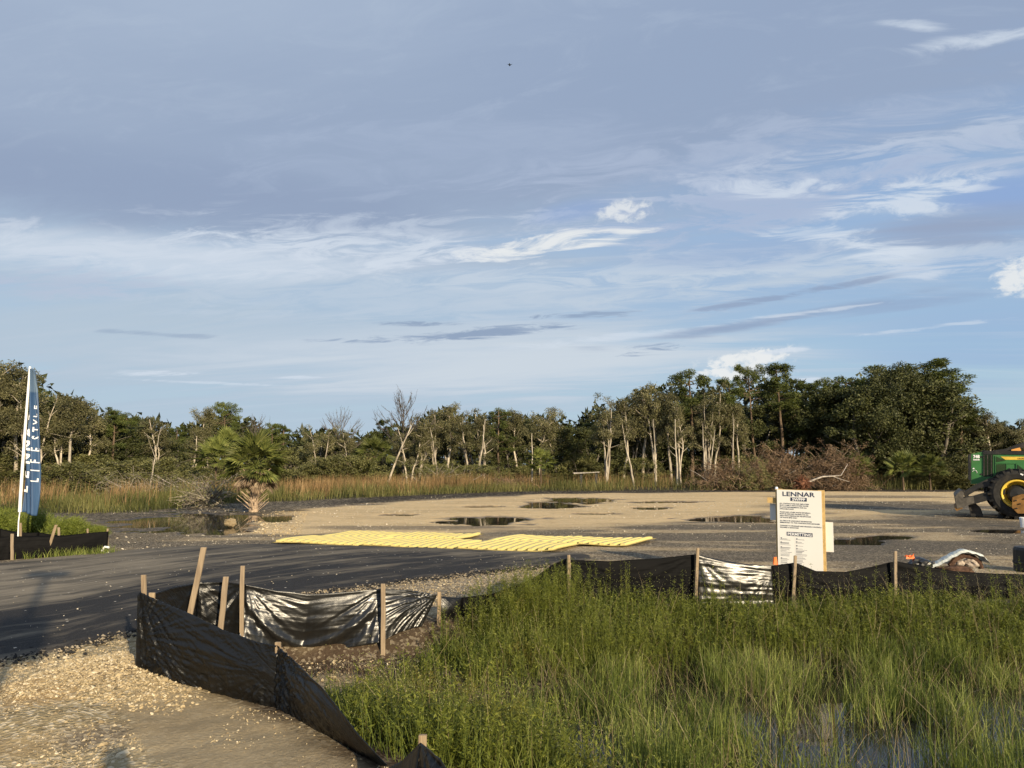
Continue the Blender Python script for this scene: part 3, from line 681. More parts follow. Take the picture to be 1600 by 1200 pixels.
# --- fence along the near side of the ditch
fA = empty('silt_fence', (-2.6, 5.7, 0), 'long black silt fence sloping from the road corner down toward the camera', 'fence', 'black silt fences')
def rel(parent, P): return [np.array(p) - np.array(parent.location) for p in P]
def panel_w(parent, B, T, *a, **k):     # world coordinates in, object parented in place
    o = panel(parent, B, T, *a, **k); o.matrix_parent_inverse = Matrix.Translation(-Vector(parent.location)); return o
def stake_w(parent, b_, t_, **k):
    o = stake(parent, b_, t_, **k); o.matrix_parent_inverse = Matrix.Translation(-Vector(parent.location)); return o
c0 = G(220, 1045); c1 = G(432, 1106); cm = G(325, 1078)
t0 = P3(219, 926, c0[1] + .02); t1 = P3(434, 1009, c1[1] + .02); tm = [P3(px, py, c0[1] + (c1[1] - c0[1]) * f) for px, py, f in ((262, 944, .16), (300, 961, .33), (350, 984, .56), (400, 1003, .82))]
panel_w(fA, [c0, G(270, 1064), cm, G(380, 1094), c1], [t0] + tm + [t1], (-.35, -.9, .12), 1, 0.0, .05, ((0, 1), (0, .45), (1, .6)), .022, .011, crink=.016, fanf=30)
c2 = G(597, 1192)
panel_w(fA, [c1, G(520, 1152), c2], [t1, P3(500, 1072, 4.62), P3(560, 1148, 4.25), P3(606, 1196, 4.0)], (-.55, -.8, .1), 2, 0, .03, ((0, 1), (0, .7)), .024, .012, crink=.012, fanf=28)
stake_w(fA, (c1[0] + .02, c1[1] + .04, -.2), P3(435, 1003, c1[1] + .04)); stake_w(fA, (c0[0] + .03, c0[1] + .05, -.1), P3(224, 898, c0[1] + .05), w=.036)
# the free end strip at the corner
panel_w(fA, [c0 + [-.05, .02, 0], c0 + [.02, .0, 0]], [t0 + [-.02, .0, -.02], t0], (-.8, -.5, 0), 9, 0, .01, (), .01, .014)
# --- far side of the V
fB = empty('silt_fence', (-2.0, 7.3, -.1), 'wrinkled shiny black silt fence sagging between leaning stakes at the road bend', 'fence', 'black silt fences')
B0 = np.array([-3.02, 6.35, 0]); yB = [6.45, 6.95, 7.2, 7.45, 7.62, 7.9]
def BW(px, py, Y): return P3(px, py, Y)
stk = [BW(240, 928, 6.35), BW(310, 910, 6.9), BW(356, 910, 7.05), BW(383, 913, 7.2), BW(597, 920, 7.55), BW(683, 930, 7.85)]
def under(p, z=None): return np.array([p[0], p[1], h1(p[0], p[1])])
panel_w(fB, [under(stk[0]), under(stk[1])], [stk[0], BW(273, 917, 6.6), stk[1]], (.1, -1, .1), 11, 0, .03, ((1, 1), (0, 1)), .04, .016)
panel_w(fB, [under(stk[1]), under(stk[3])], [stk[1], stk[2], stk[3]], (.1, -1, .1), 12, 0, .05, ((1, 1), (0, 1)), .04, .016)
panel_w(fB, [under(stk[3]), G(480, 1017, -.2), under(stk[4])], [stk[3], BW(430, 923, 7.27), BW(480, 929, 7.35), BW(540, 925, 7.45), stk[4]], (.0, -1, .15), 13, 0.0, .08, ((0, 1), (1, 1)), .016, .011, mat=M['fabric_gloss'], swag=.05, flare=.13, fanf=12, horiz=.012)
panel_w(fB, [under(stk[4]), under(stk[5]) + [-.15, 0, .15]], [stk[4], BW(640, 922, 7.7), stk[5]], (.0, -1, .1), 14, 0.0, .05, ((1, 1), (1, .85)), .030, .011, mat=M['fabric_gloss'], flare=.08, fanf=18)
for (bx, by, tx, ty, Y) in [(296, 972, 319, 855, 6.62), (347, 1000, 353, 901, 6.85)]:
    bpt = BW(bx, by, Y); stake_w(fB, (bpt[0] - .03, Y, bpt[2] - .12), BW(tx, ty, Y), w=.05)
stake_w(fB, under(BW(378, 990, 7.12)) + [0, 0, -.05], BW(379, 884, 7.12), w=.04); stake_w(fB, under(BW(599, 990, 7.42)) + [0, 0, -.05], BW(599, 912, 7.42), w=.045)
stake_w(fB, under(BW(238, 990, 6.25)) + [0, 0, -.05], BW(238, 926, 6.25), w=.05)
stake_w(fB, under(stk[5]) + [.02, .03, -.1], stk[5] + [.02, .03, .03], w=.04)
# crumpled tatter on the shiny panel
# --- black culvert wrap
fK = empty('silt_fence', (-.4, 8.2, -.1), 'short black fence piece wrapped over the culvert behind the weeds', 'fence', 'black silt fences')
k0, k1, k2 = BW(684, 932, 8.0), BW(722, 934, 8.15), BW(886, 872, 9.0)
panel_w(fK, [under(k0), under(k1)], [k0, k1], (0, -1, .2), 21, 0, .05, ((0, 1),), .03, .02)
panel_w(fK, [under(k1), under(BW(800, 900, 8.6)), under(k2)], [k1, BW(770, 925, 8.3), BW(830, 903, 8.6), BW(865, 880, 8.85), k2], (.1, -1, .1), 22, 0.02, .04, ((1, 1),), .03, .02, mat=M['fabric_dull'])
# --- along the right
fC = empty('silt_fence', (3.5, 9.0, 0), 'black silt fence running behind the tall weeds past the notice board', 'fence', 'black silt fences')
YC = 9.0
ck = [(892, 875, 8.95), (1088, 866, 9.0), (1206, 884, 9.05), (1243, 879, 9.05), (1399, 877, 9.1), (1640, 898, 9.2), (2000, 905, 9.3)]
mids = {0: [(950, 877), (1030, 872)], 1: [(1125, 874), (1165, 881)], 2: [], 3: [(1275, 892), (1320, 893), (1360, 886)], 4: [(1440, 884), (1490, 892), (1550, 896)], 5: [(1800, 905)]}
for i in range(6):
    a, b_ = ck[i], ck[i + 1]; p0, p1 = P3(*a), P3(*b_); mm = [P3(mx_, my_, a[2] + (b_[2] - a[2]) * (j + 1) / (len(mids[i]) + 1)) for j, (mx_, my_) in enumerate(mids[i])]
    gl = i == 1
    panel_w(fC, [under(p0), under(p1)], [p0] + mm + [p1], (0, -1, .22) if gl else (.05, -1, .05), 31 + i, 0, .03, ((0, 1), (1, 1)) if not gl else ((0, 1), (1, .8)), .014, .018, mat=M['fabric_gloss'] if gl else M['fabric_dull'], horiz=.020 if gl else .008, flare=.035 if gl else 0)
for (px, py, Y, bx) in [(889, 867, 8.9, 889), (1090, 856, 8.92, 1086), (1243, 868, 8.98, 1238), (1399, 861, 9.02, 1398), (1640, 880, 9.1, 1640)]:
    q = P3(px, py, Y); g_ = P3(bx, 930, Y); stake_w(fC, (g_[0], Y, h1(g_[0], Y) - .05), q, w=.036)
# --- left of the road
fD = empty('silt_fence', (-9, 13.4, 0), 'low black silt fence at the far road edge below the feather flag', 'fence', 'black silt fences')
dk = [(-160, 850, 12.0), (20, 838, 13.0), (170, 830, 13.95)]
for i in range(2):
    a, b_ = P3(*dk[i]), P3(*dk[i + 1]); panel_w(fD, [under(a), under(b_)], [a, (a + b_) / 2 + [0, 0, -.03], b_], (.3, -1, .1), 51 + i, .0, .03, ((0, 1), (1, 1)), .02, .03, mat=M['fabric_dull'])
for (tx, ty, bx, by, Y, w) in [(19, 834, 19, 880, 12.95, .05), (88, 820, 70, 870, 13.35, .05), (137, 826, 137, 860, 13.8, .03), (168, 826, 168, 862, 13.97, .03)]:
    stake_w(fD, P3(bx, by, Y) + [0, 0, -.05], P3(tx, ty, Y), w=w)
fE = empty('silt_fence', (-10, 15, 0), 'second low black fence behind the one below the feather flag', 'fence', 'black silt fences')
ek = [(-160, 826, 14.0), (0, 826, 14.6), (60, 832, 15.0), (130, 836, 15.3)]
for i in range(3):
    a, b_ = P3(*ek[i]), P3(*ek[i + 1]); panel_w(fE, [under(a), under(b_)], [a, b_], (.3, -1, .1), 61 + i, .03, .03, ((0, 1), (1, 1)), .02, .03, mat=M['fabric_dull'])
for (tx, ty, Y) in [(32, 817, 14.7), (92, 824, 14.95)]: stake_w(fE, P3(tx, 862, Y), P3(tx, ty, Y), w=.045)
# --- short piece at the bottom of the view
fF = empty('silt_fence', (-.46, 3.6, 0), 'black silt fence end draped over a stake near the camera', 'fence', 'black silt fences')
pk = P3(657, 1160, 3.62)
lft = np.array([-.80, 3.98, h1(-.8, 3.98) + .02]); rgt = np.array([-.02, 3.05, h1(-.02, 3.05) + .12])
panel_w(fF, [under(lft) , under(pk) + [-.03, -.1, 0]], [lft, P3(628, 1188, 3.75), pk], (-.6, -.8, .1), 71, 0, .02, ((1, 1),), .05, .012, fanf=14)
panel_w(fF, [under(pk) + [-.03, -.1, 0], under(rgt)], [pk, P3(690, 1182, 3.4), rgt], (-.3, -.9, .1), 72, 0, .02, ((0, 1),), .05, .012, fanf=14)
stake_w(fF, (pk[0], 3.66, -.1), P3(661, 1148, 3.66), w=.04, t=.025)

# ------------------------------------------------------------------ text helper
def text_np(s, size, bold=0.0, sx=1.0, align='CENTER', spacing=1.0):
    cu = bpy.data.curves.new('t', 'FONT'); cu.body = s; cu.size = size; cu.align_x = align; cu.offset = bold; cu.resolution_u = 2; cu.space_character = spacing
    ob = bpy.data.objects.new('t', cu); COL.objects.link(ob)
    dg = bpy.context.evaluated_depsgraph_get(); me = bpy.data.meshes.new_from_object(ob.evaluated_get(dg))
    v = np.array([q.co[:] for q in me.vertices]); f = [tuple(p.vertices) for p in me.polygons]
    bpy.data.objects.remove(ob); bpy.data.curves.remove(cu); bpy.data.meshes.remove(me)
    v[:, 0] *= sx; return v, f
def text_obj(name, s, size, mat, parent, mapf, **k):
    v, f = text_np(s, size, **k); me = bpy.data.meshes.new(name); me.from_pydata([tuple(mapf(q)) for q in v], [], f); me.update()
    return add(name, me, mat, parent)
M['navy'] = simple('navy_ink', (.025, .035, .075), .5, .3, var=.05); M['white'] = simple('white_panel', (.70, .69, .66), .5, .3, var=0, scale=3, bs=0)
M['paper'] = simple('paper', (.68, .68, .66), .6, .2, var=.03, scale=4, bs=0); M['whitep'] = simple('white_paint', (.80, .80, .80), .5, .3, var=.03)
M['ink'] = simple('grey_ink', (.16, .17, .20), .6, .2, var=.1); M['orange'] = simple('orange_plastic', (.80, .16, .03), .5, .3, var=.1)

# ------------------------------------------------------------------ notice board
YS = 10.4; th = R(27)
tl, tr, blp = P3(1217, 765, YS), P3(1271, 765, YS), P3(1217, 880, YS)
wS = 0.60; hS = 1.14
cen = P3(1245, 766, YS)
sb = empty('notice_board', (cen[0], YS, h1(cen[0], YS)), 'white construction notice board headed LENNAR on wooden posts behind the fence', 'sign')
sb.rotation_euler = (0, R(1.2), -th)
ztop = cen[2] - h1(cen[0], YS)
b = MB(); b.box((-wS / 2, -.012, ztop - hS), (wS / 2, .004, ztop)); b.build('panel', M['white'], sb)
b = MB(); b.box((-wS / 2 - .022, .006, ztop - hS - .03), (wS / 2 + .035, .026, ztop + .006)); b.build('backing_board', M['ply'], sb)
for xx in (-wS / 2 + .02, wS / 2 - .01):
    b = MB(); b.box((xx - .04, .028, -.1), (xx + .045, .115, ztop + .01)); b.build('post', M['ply'], sb)
b = MB(); b.box((-wS / 2 - .14, .03, ztop - .20), (-wS / 2 - .03, .07, ztop - .12)); b.build('rail', M['ply'], sb)
b = MB(); b.lathe([(0, .03), (.02, .025), (.024, 0), (.02, -.02)], 10, 'z', (-wS / 2 - .01, .03, ztop + .01)); b.build('cap', M['whitep'], sb)
b = MB(); b.box((-wS / 2 - .11, .075, ztop - .45), (-wS / 2 + .05, .080, ztop - .21)); b.build('paper_sheet', M['paper'], sb)
b = MB(); b.box((wS / 2 + .0, .118, ztop - .86), (wS / 2 + .135, .124, ztop - .44)); b.build('paper_sheet', M['paper'], sb)
def sgn(x0, z0, k=0.0135): return lambda q: (x0 + q[0], -k, z0 + q[1])
text_obj('lettering', 'LENNAR', .088, M['navy'], sb, sgn(-.01, ztop - .088), bold=.0022, sx=1.30)
b = MB(); b.box((-.115, -.0145, ztop - .157), (.105, -.0125, ztop - .105)); b.build('heading_bar', M['navy'], sb)
text_obj('lettering', 'SWPPP', .055, M['whitep'], sb, sgn(-.005, ztop - .151, .0162), bold=.0012, sx=1.05)
b = MB(); b.box((-.175, -.0145, ztop - .655), (.17, -.0125, ztop - .60)); b.build('heading_bar', M['navy'], sb)
text_obj('lettering', 'PERMITTING', .055, M['whitep'], sb, sgn(-.002, ztop - .648, .0162), bold=.0012, sx=1.05)
lines = ['ALL CONTRACTORS AND EMPLOYEES', 'MUST COMPLY WITH STORM WATER', 'BY-LAWS REQUIREMENTS AND ALL', 'APPLICABLE LAWS', '', 'TRASH AND OTHER WASTE MATERIALS', 'MUST BE DISPOSED PROPERLY IN ALL', 'AREA WITH DESIGNATED RECEPTACLES', 'OR WASTE BINS ONLY', '',
         'ALL SPILLS OR LEAKS MUST BE REPORTED', 'IMMEDIATELY TO THE CONSTRUCTION MANAGER', '', 'CHANGES TO DRAINAGE AND EROSION CONTROLS', 'REQUIRES A SIGNATURE']
zz = ztop - .205
for ln in lines:
    if ln: text_obj('lettering', ln, .0235, M['navy'], sb, sgn(-.265, zz), bold=.0006, align='LEFT', sx=.98)
    zz -= .0262 if ln else .018
for (x0, n0, w_) in [(-.265, 23, .165), (-.055, 19, .16)]:
    b = MB(); b.box((x0 - .01, -.0135, ztop - 1.10), (x0 + w_ + .01, -.0122, ztop - .665)); b.build('permit_sheet', M['white'], sb)
    b = MB(); zz = ztop - .70
    b.lathe([(0, -.0142), (.012, -.0142), (.012, -.013)], 10, 'y', (x0 + .015, 0, zz + .005))
    for i in range(n0):
        wl = w_ * random.uniform(.45, .98); hgt = random.choice((.004, .006, .009)); 
        if random.random() < .15: zz -= .02; b.lathe([(0, -.0142), (.011, -.0142), (.011, -.013)], 10, 'y', (x0 + .012, 0, zz))
        b.box((x0 + (.03 if i < 1 else 0), -.0142, zz - hgt), (x0 + wl, -.0132, zz)); zz -= random.uniform(.014, .02)
        if zz < ztop - 1.08: break
    b.build('fine_print', M['ink'], sb)
om = MB(); q = P3(1212, 884, 9.35); om.tube([(q[0], q[1], h1(q[0], q[1])), (q[0], q[1], q[2] - .0)], .012, 6, True); pin = om.build('marker_pin', M['wood'])
tag(pin, 'thin marker stake with orange top beside the notice board', 'marker')
om = MB(); q = P3(1211, 872, 9.35); om.hexa([(q[0] - .025, q[1] - .01, q[2] - .08), (q[0] + .03, q[1] - .01, q[2] - .09), (q[0] + .03, q[1] + .02, q[2] - .09), (q[0] - .025, q[1] + .02, q[2] - .08), (q[0] - .015, q[1] - .01, q[2] + .01), (q[0] + .02, q[1], q[2] + .015), (q[0] + .02, q[1] + .02, q[2] + .01), (q[0] - .015, q[1] + .02, q[2] + .01)])
om.build('flagging', M['orange'], pin)

# ------------------------------------------------------------------ feather flag
YF = 14.6
fl = empty('feather_flag', (*P3(29, 850, YF)[:2], h1(*P3(29, 850, YF)[:2])), 'tall blue feather flag lettered LIFESTYLE behind the low roadside fence', 'flag')
L0 = np.array(fl.location)
M['blue'] = None
m, nt, o = newmat('blue_flag_cloth'); p = texco(nt); n = noise(nt, mapping(nt, p, (6, 6, .7)), 2.0, 4, .6); cc = mixc(nt, n.ss(.3, .7), (.026, .060, .135), (.048, .098, .19)); zz_ = sep(nt, p)[2]
cc = mixc(nt, zz_.ss(3.15, 3.2), cc, (.085, .135, .21)); pr = princ(nt, o, cc, .55, .3, 0, n, .2, .02); M['blue'] = m
def fpt(f): # sleeve centre line, f 0 bottom (y=800) .. 1 top (573)
    px = 31 + 16 * f ** 1.15 ; py = 800 - 227 * f; return P3(px, py, YF) - L0
b = MB(); b.tube([P3(28, 848, YF) - L0 + [0, 0, -.1], P3(29, 815, YF) - L0, fpt(0), fpt(.5), fpt(1)], [.012, .012, .012, .011, .009], 8, True); b.build('pole', M['whitep'], fl)
b = MB(); b.tube([fpt(f) for f in np.linspace(0, 1, 20)], np.linspace(.032, .022, 20), 10, True); b.build('sleeve', M['whitep'], fl, True)
def flagsurf(u, f, off=0.0):
    p = fpt(f); right = np.interp(f, [0, .1, .3, .5, .72, .85, .95, 1], [56, 58.5, 62, 62.5, 59.5, 58, 54.5, 50.5])
    lp = 31 + 16 * f ** 1.15 + 3; pe = P3(right, 0, YF)[0] - P3(lp, 0, YF)[0]
    drop = .10 * u * (1 - f)
    x = p[0] + .04 + (P3(right, 700, YF)[0] - P3(lp, 700, YF)[0]) * u
    y = p[1] + .045 * math.sin(u * 7 + f * 3.1) + .03 * math.sin(u * 13 + f * 9) - off
    return (x, y, p[2] - drop * .8)
nu, nv = 26, 80; V = [flagsurf(u, f) for u in np.linspace(0, 1, nu) for f in np.linspace(0.0, .985, nv)]
k = (np.arange(nu - 1)[:, None] * nv + np.arange(nv - 1)[None]).ravel(); me = mesh_np('cloth', V, np.stack([k, k + nv, k + nv + 1, k + 1], 1), True)
cl = add('cloth', me, M['blue'], fl); sl = cl.modifiers.new('t', 'SOLIDIFY'); sl.thickness = .004; sl.offset = 0
def flag_letter(ch, u, f, size, sx=1.0, bold=.003):
    v, fc = text_np(ch, size, bold=bold, sx=sx); hgt = 3.0
    # letters read upwards: rotate 90 ccw
    import bmesh
    bm = bmesh.new(); vv = [bm.verts.new(tuple(q)) for q in v]
    for f_ in fc:
        try: bm.faces.new([vv[q] for q in f_])
        except ValueError: pass
    bmesh.ops.triangulate(bm, faces=bm.faces); bmesh.ops.subdivide_edges(bm, edges=bm.edges, cuts=3, use_grid_fill=True); bm.verts.ensure_lookup_table(); bm.verts.index_update()
    v = [np.array(q.co[:]) for q in bm.verts]; fc = [tuple(q.index for q in f_.verts) for f_ in bm.faces]; bm.free()
    pts = []
    for q in v:
        du = -(q[1] - size * .35) / .36; df = q[0] / 3.05
        pts.append(flagsurf(min(max(u + du, .01), .99), f + df, .016))
    me = bpy.data.meshes.new('letter'); me.from_pydata(pts, [], fc); me.update(); add('letter', me, M['whitep'], fl)
for ch, f in zip('LIFESTYLE', [.235, .30, .36, .44, .52, .575, .625, .67, .725]): flag_letter(ch, .72, f, .17, 1.0, .002)
for ch, f in zip('LENNAR', [.16, .26, .37, .46, .55, .66]): flag_letter(ch, .06, f, .26, 1.1, .010)

# ------------------------------------------------------------------ yellow track mats
m, nt, o = newmat('yellow_plastic'); p = geopos(nt); n = noise(nt, p, 5, 6, .7); n2_ = noise(nt, p, 30, 4, .6)
cc = mixc(nt, n.ss(.4, .75) * .5, (.56, .48, .18), (.50, .43, .20)); cc = mixc(nt, n2_.ss(.55, .75) * .45, cc, (.34, .27, .16)); princ(nt, o, cc, .5, .4, 0, n2_, .2, .01); M['yellow'] = m
M['yellow_shaded_dirty'] = simple('shaded_muddy_yellow_plastic', (.34, .27, .10), .7, .2, var=.3, scale=6, dirt=((.16, .125, .08), .8))  # dirty yellow sheet; shade between the ribs is put into its darker colour
matn = ['leftmost yellow ribbed track mat at the far end of the road', 'front middle yellow ribbed track mat with closely set ridges', 'front yellow ribbed track mat with a turned-up right corner', 'back row yellow track mat behind the leftmost one', 'back row yellow track mat ending in a pointed tip near the middle', 'back row yellow track mat half covered by the front right one', 'rightmost yellow track mat tapering out over the dark gravel']
def ymat(i, O, U, V, nr, lift=.0):
    O, U, V = map(lambda q: np.array([q[0], q[1], 0.]), (O, U, V)); z0 = max(h1(*(O + U * a + V * b_)[:2]) for a in (0, .5, 1) for b_ in (0, .5, 1)) + .03
    e = empty('track_mat', (O[0], O[1], z0), matn[i], 'track mat', 'yellow track mats laid at the site entrance')
    def S_(a, b_, h=0): # gently warped sheet, corner curl
        cur = lift * max(0, a - .75) ** 2 * 10 + .012 * math.sin(a * 5 + b_ * 4 + i)
        return U * a + V * b_ + np.array([0, 0, h + cur])
    n_a, n_b = 24, 10; Vv = [S_(a, b_, 0) for a in np.linspace(0, 1, n_a) for b_ in np.linspace(0, 1, n_b)]
    k = (np.arange(n_a - 1)[:, None] * n_b + np.arange(n_b - 1)[None]).ravel(); me = mesh_np('sheet', Vv, np.stack([k, k + n_b, k + n_b + 1, k + 1], 1), True)
    s_ = add('sheet', me, M['yellow_shaded_dirty'], e); sl = s_.modifiers.new('t', 'SOLIDIFY'); sl.thickness = .012; sl.offset = 0
    for r in range(nr):
        a = (r + .5) / nr; hw = .38 / nr; V4 = []; K = 9
        for b_ in np.linspace(.04, .96, K):
            tp = .55 + .45 * min(1, min(b_, 1 - b_) / .12)
            for (da, hh_) in ((-hw * .62, .0), (-hw * .5, .058 * tp), (hw * .5, .058 * tp), (hw * .62, .0)): V4.append(S_(a + da, b_, hh_ + .003))
        F = [(q * 4 + j, q * 4 + j + 1, q * 4 + 5 + j, q * 4 + 4 + j) for q in range(K - 1) for j in range(3)] + [(0, 3, 2, 1), ((K - 1) * 4, (K - 1) * 4 + 1, (K - 1) * 4 + 2, (K - 1) * 4 + 3)]
        add('rib', mesh_np('rib', V4, F), M['yellow'], e)
for i in range(3): ymat(i, (-5.15 + i * 2.0, 15.5 - i * .56), (1.96, -.55), (.62, 1.25), 10, .05 if i == 2 else 0)
for i in range(2): ymat(3 + i, (-4.45 + i * 1.66, 16.55 - i * .3), (1.62, -.27), (.5, 1.15), 8, .04 if i else 0)
for i in range(2): ymat(5 + i, (-.62 + i * 1.50, 15.6 - i * .42), (1.46, -.40), (.85, 1.2), 7, .04 if i else 0)

# ------------------------------------------------------------------ green forestry machine
M['jgreen'] = simple('green_machine_paint', (.040, .155, .045), .45, .4, var=.12, scale=3, dirt=((.12, .10, .06), .5))
M['jdark'] = simple('dark_green_mesh', (.022, .045, .018), .7, .2, var=.3, scale=40); M['mblack'] = simple('black_machine_paint', (.018, .018, .018), .55, .35, var=.3, scale=6, dirt=((.09, .075, .055), .5))
M['rubber'] = simple('tyre_rubber', (.022, .021, .020), .8, .25, var=.3, scale=9, dirt=((.10, .085, .06), .5)); M['jyellow'] = simple('yellow_machine_paint', (.70, .48, .06), .5, .4, var=.12, scale=5, dirt=((.22, .15, .07), .55))
M['rust'] = simple('rusty_brown_steel', (.22, .115, .035), .75, .25, var=.35, scale=6); M['blade'] = simple('worn_grey_steel', (.10, .088, .072), .6, .4, var=.4, scale=7, dirt=((.06, .05, .04), .6)); M['obr'] = simple('orange_bracket', (.75, .36, .09), .5, .4, var=.15)
YK = 22.5
mo = np.array([P3(1600, 800, YK)[0], YK, 0.0])
mc = empty('log_skidder', mo, 'green and black wheeled forestry machine with yellow rims parked on the cleared pad', 'machine')
mc.rotation_euler = (0, 0, R(-31))
def K2(px, py, Y=YK): q = P3(px, py, Y) - mo; return (q[0] * .84, q[2])
def pr_(name, pts, y0, y1, mat, **k): b = MB(); b.prism([K2(*q) for q in pts], y0, y1); return b.build(name, mat, mc, **k)
W2 = 1.25
hood = pr_('hood', [(1518, 709), (1530, 706), (1700, 706), (1700, 757), (1518, 757)], .25, .25 + W2, M['jgreen'])
pr_('radiator_guard', [(1514.6, 709), (1517.8, 708), (1517.8, 751), (1515, 751)], .22, .28 + W2, M['mblack'])
pr_('top_cover', [(1537, 706.2), (1540, 704.4), (1562, 703.6), (1700, 706), (1700, 711.5), (1560, 709.5), (1537, 709.5)], .22, .27 + W2, M['mblack'])
pr_('louvre_recess', [(1536.8, 710), (1553, 710), (1553, 745), (1536.8, 745)], .240, .249, M['mblack'])
for i in range(8):
    xx = 1538 + i * 1.95; pr_('louvre_slat', [(xx, 710.5), (xx + .75, 710.5), (xx + .75, 744), (xx, 744)], .215, .239, M['jdark' if i % 3 else 'blade'])
pr_('mesh_window', [(1558, 713), (1573, 719.5), (1558, 722)], .238, .249, M['jdark']); pr_('mesh_window', [(1558, 725.5), (1573, 725.5), (1573, 734), (1562, 742), (1558, 742)], .238, .249, M['jdark'])
pr_('mesh_window', [(1591, 726), (1604, 736), (1604, 741), (1591, 738)], .238, .249, M['jdark'])
for pts in ([(1556.4, 712), (1557.4, 712), (1557.4, 744), (1556.4, 744)], [(1573.6, 724), (1574.6, 724), (1574.6, 737), (1573.6, 737)], [(1556, 723.2), (1590, 724), (1590, 724.8), (1556, 724.2)], [(1588.6, 724), (1589.8, 724), (1589.8, 738), (1588.6, 738)]):
    pr_('panel_seam', pts, .228, .248, M['jgreen'])
pr_('yellow_stripe', [(1564.5, 713.2), (1700, 715), (1700, 719.5), (1572, 718.2)], .238, .249, M['jyellow'])
text_obj('lettering', 'DEERE', .07, M['rust'], mc, lambda q: (K2(1597, 717.6)[0] + q[0], .234, K2(1597, 717.6)[1] + q[1]), align='CENTER', bold=.001)
text_obj('decal', '748', .14, M['whitep'], mc, lambda q: (K2(1526.3, 715)[0] + q[0], .236, K2(1526, 715.4)[1] + q[1]), align='CENTER', bold=.007, sx=.85)
text_obj('decal', 'SKIDDER', .05, M['whitep'], mc, lambda q: (K2(1526.3, 718)[0] + q[0], .236, K2(1526, 719)[1] + q[1]), align='CENTER', bold=.003, sx=.9)
b = MB(); dr = [(1519.5, 733), (1521.5, 731), (1523.6, 732.2), (1522, 733.4)]; b.prism([K2(*q) for q in dr], .236, .247)
b.tube([(K2(*q)[0], .24, K2(*q)[1]) for q in [(1519.5, 737.5), (1522, 735), (1525, 735.2), (1527.3, 737.8), (1527, 740)]], .008, 4); b.build('emblem', M['whitep'], mc)
for px_, py_ in ((1565.5, 738), (1578.5, 733), (1534.3, 713.5), (1534.3, 741.5)): b = MB(); b.lathe([(0, .232), (.03, .232), (.03, .248)], 10, 'y', (K2(px_, py_)[0], 0, K2(px_, py_)[1])); b.build('latch', M['mblack'], mc)
# wheels with lugged tyres
def wheel(px, py, y0, rad=.79, w=.60):
    cx, cz = K2(px, py); cz = max(cz, rad - .02)
    e = bpy.data.objects.new('wheel', None); COL.objects.link(e); e.parent = mc; e.location = (cx, y0, cz)
    b = MB(); r = rad; b.lathe([(r * .56, .04), (r * .62, -.02), (r * .80, -.04), (r * .91, 0), (r * .94, .10), (r * .94, w - .10), (r * .91, w), (r * .8, w + .04), (r * .6, w)], 40, 'y')
    n = 22
    for side in (0, 1):
        for i in range(n):
            a = (i + side * .5) * 2 * math.pi / n; y_a, y_b = (-.035, w * .52) if side == 0 else (w + .035, w * .48); a2 = a + .20
            P = lambda rr, ang, yy: (rr * math.cos(ang), yy, rr * math.sin(ang))
            dw = .050
            b.hexa([P(r * .84, a - dw, y_a), P(r * .84, a + dw, y_a), P(r * .90, a2 + dw, y_b), P(r * .90, a2 - dw, y_b), P(r * .99, a - dw * .8, y_a + (.03 if side == 0 else -.03)), P(r * .99, a + dw * .8, y_a + (.03 if side == 0 else -.03)), P(r, a2 + dw * .8, y_b), P(r, a2 - dw * .8, y_b)])
    b.build('tyre', M['rubber'], e)
    b = MB(); b.lathe([(r * .57, .02), (r * .55, -.015), (r * .50, .0), (r * .48, .10), (r * .44, .22), (r * .2, .26), (0.001, .26)], 36, 'y'); b.build('rim', M['jyellow'], e, True)
    b = MB(); b.lathe([(.0, .06), (.2, .08), (.28, .14), (.30, .27)], 20, 'y'); [b.lathe([(0, .14), (.022, .14), (.022, .2)], 6, 'y', (.25 * math.cos(q), .03, .25 * math.sin(q))) for q in np.arange(8) * math.pi / 4]; b.build('hub', M['mblack'], e, False)
    return e
wheel(1589, 774, -.42); wheel(1589, 774, 1.45); wheel(1589 + 170, 774, -.42); wheel(1589 + 170, 774, 1.45)
# chassis, blade arms, blade
pr_('chassis', [(1545, 750), (1800, 750), (1800, 782), (1560, 782)], .35, 1.35, M['mblack'])
pr_('axle_plate', [(1580, 776), (1594, 771), (1612, 772), (1612, 800), (1588, 801), (1579, 792)], -.62, -.46, M['rust'])
b = MB(); [b.lathe([(0, -.655), (.022, -.655), (.022, -.625)], 8, 'y', (K2(px_, py_)[0], 0, K2(px_, py_)[1])) for px_, py_ in ((1585, 781), (1591, 786), (1586, 793), (1598, 778))]; b.build('bolt', M['mblack'], mc)
pr_('lift_arm', [(1503, 771), (1524, 758), (1546, 747), (1575, 744), (1575, 752), (1548, 760), (1527, 764), (1507, 778)], -.30, -.12, M['mblack'])
pr_('lift_arm', [(1499, 778), (1519, 776), (1552, 766), (1570, 764), (1570, 772), (1555, 779), (1524, 788), (1500, 794)], -.36, -.14, M['mblack'])
pr_('strut', [(1500, 768), (1504, 766), (1516, 779), (1511, 781)], -.33, -.10, M['mblack'])
pr_('blade', [(1490.5, 777), (1494, 773), (1499, 781), (1520, 776), (1521.5, 786), (1500, 795), (1494, 796)], -.52, -.30, M['blade'])
pr_('blade', [(1490, 776), (1500, 767), (1505, 771), (1502, 793), (1494, 797)], -.50, 2.4, M['blade'])
pr_('cutting_edge', [(1490, 796), (1500, 792), (1503, 796), (1493, 800)], -.50, 2.4, M['rust'])
pr_('blade_support', [(1512, 789), (1522, 786), (1532, 795), (1537, 808), (1517, 810), (1515, 800)], -.1, .35, M['mblack'])
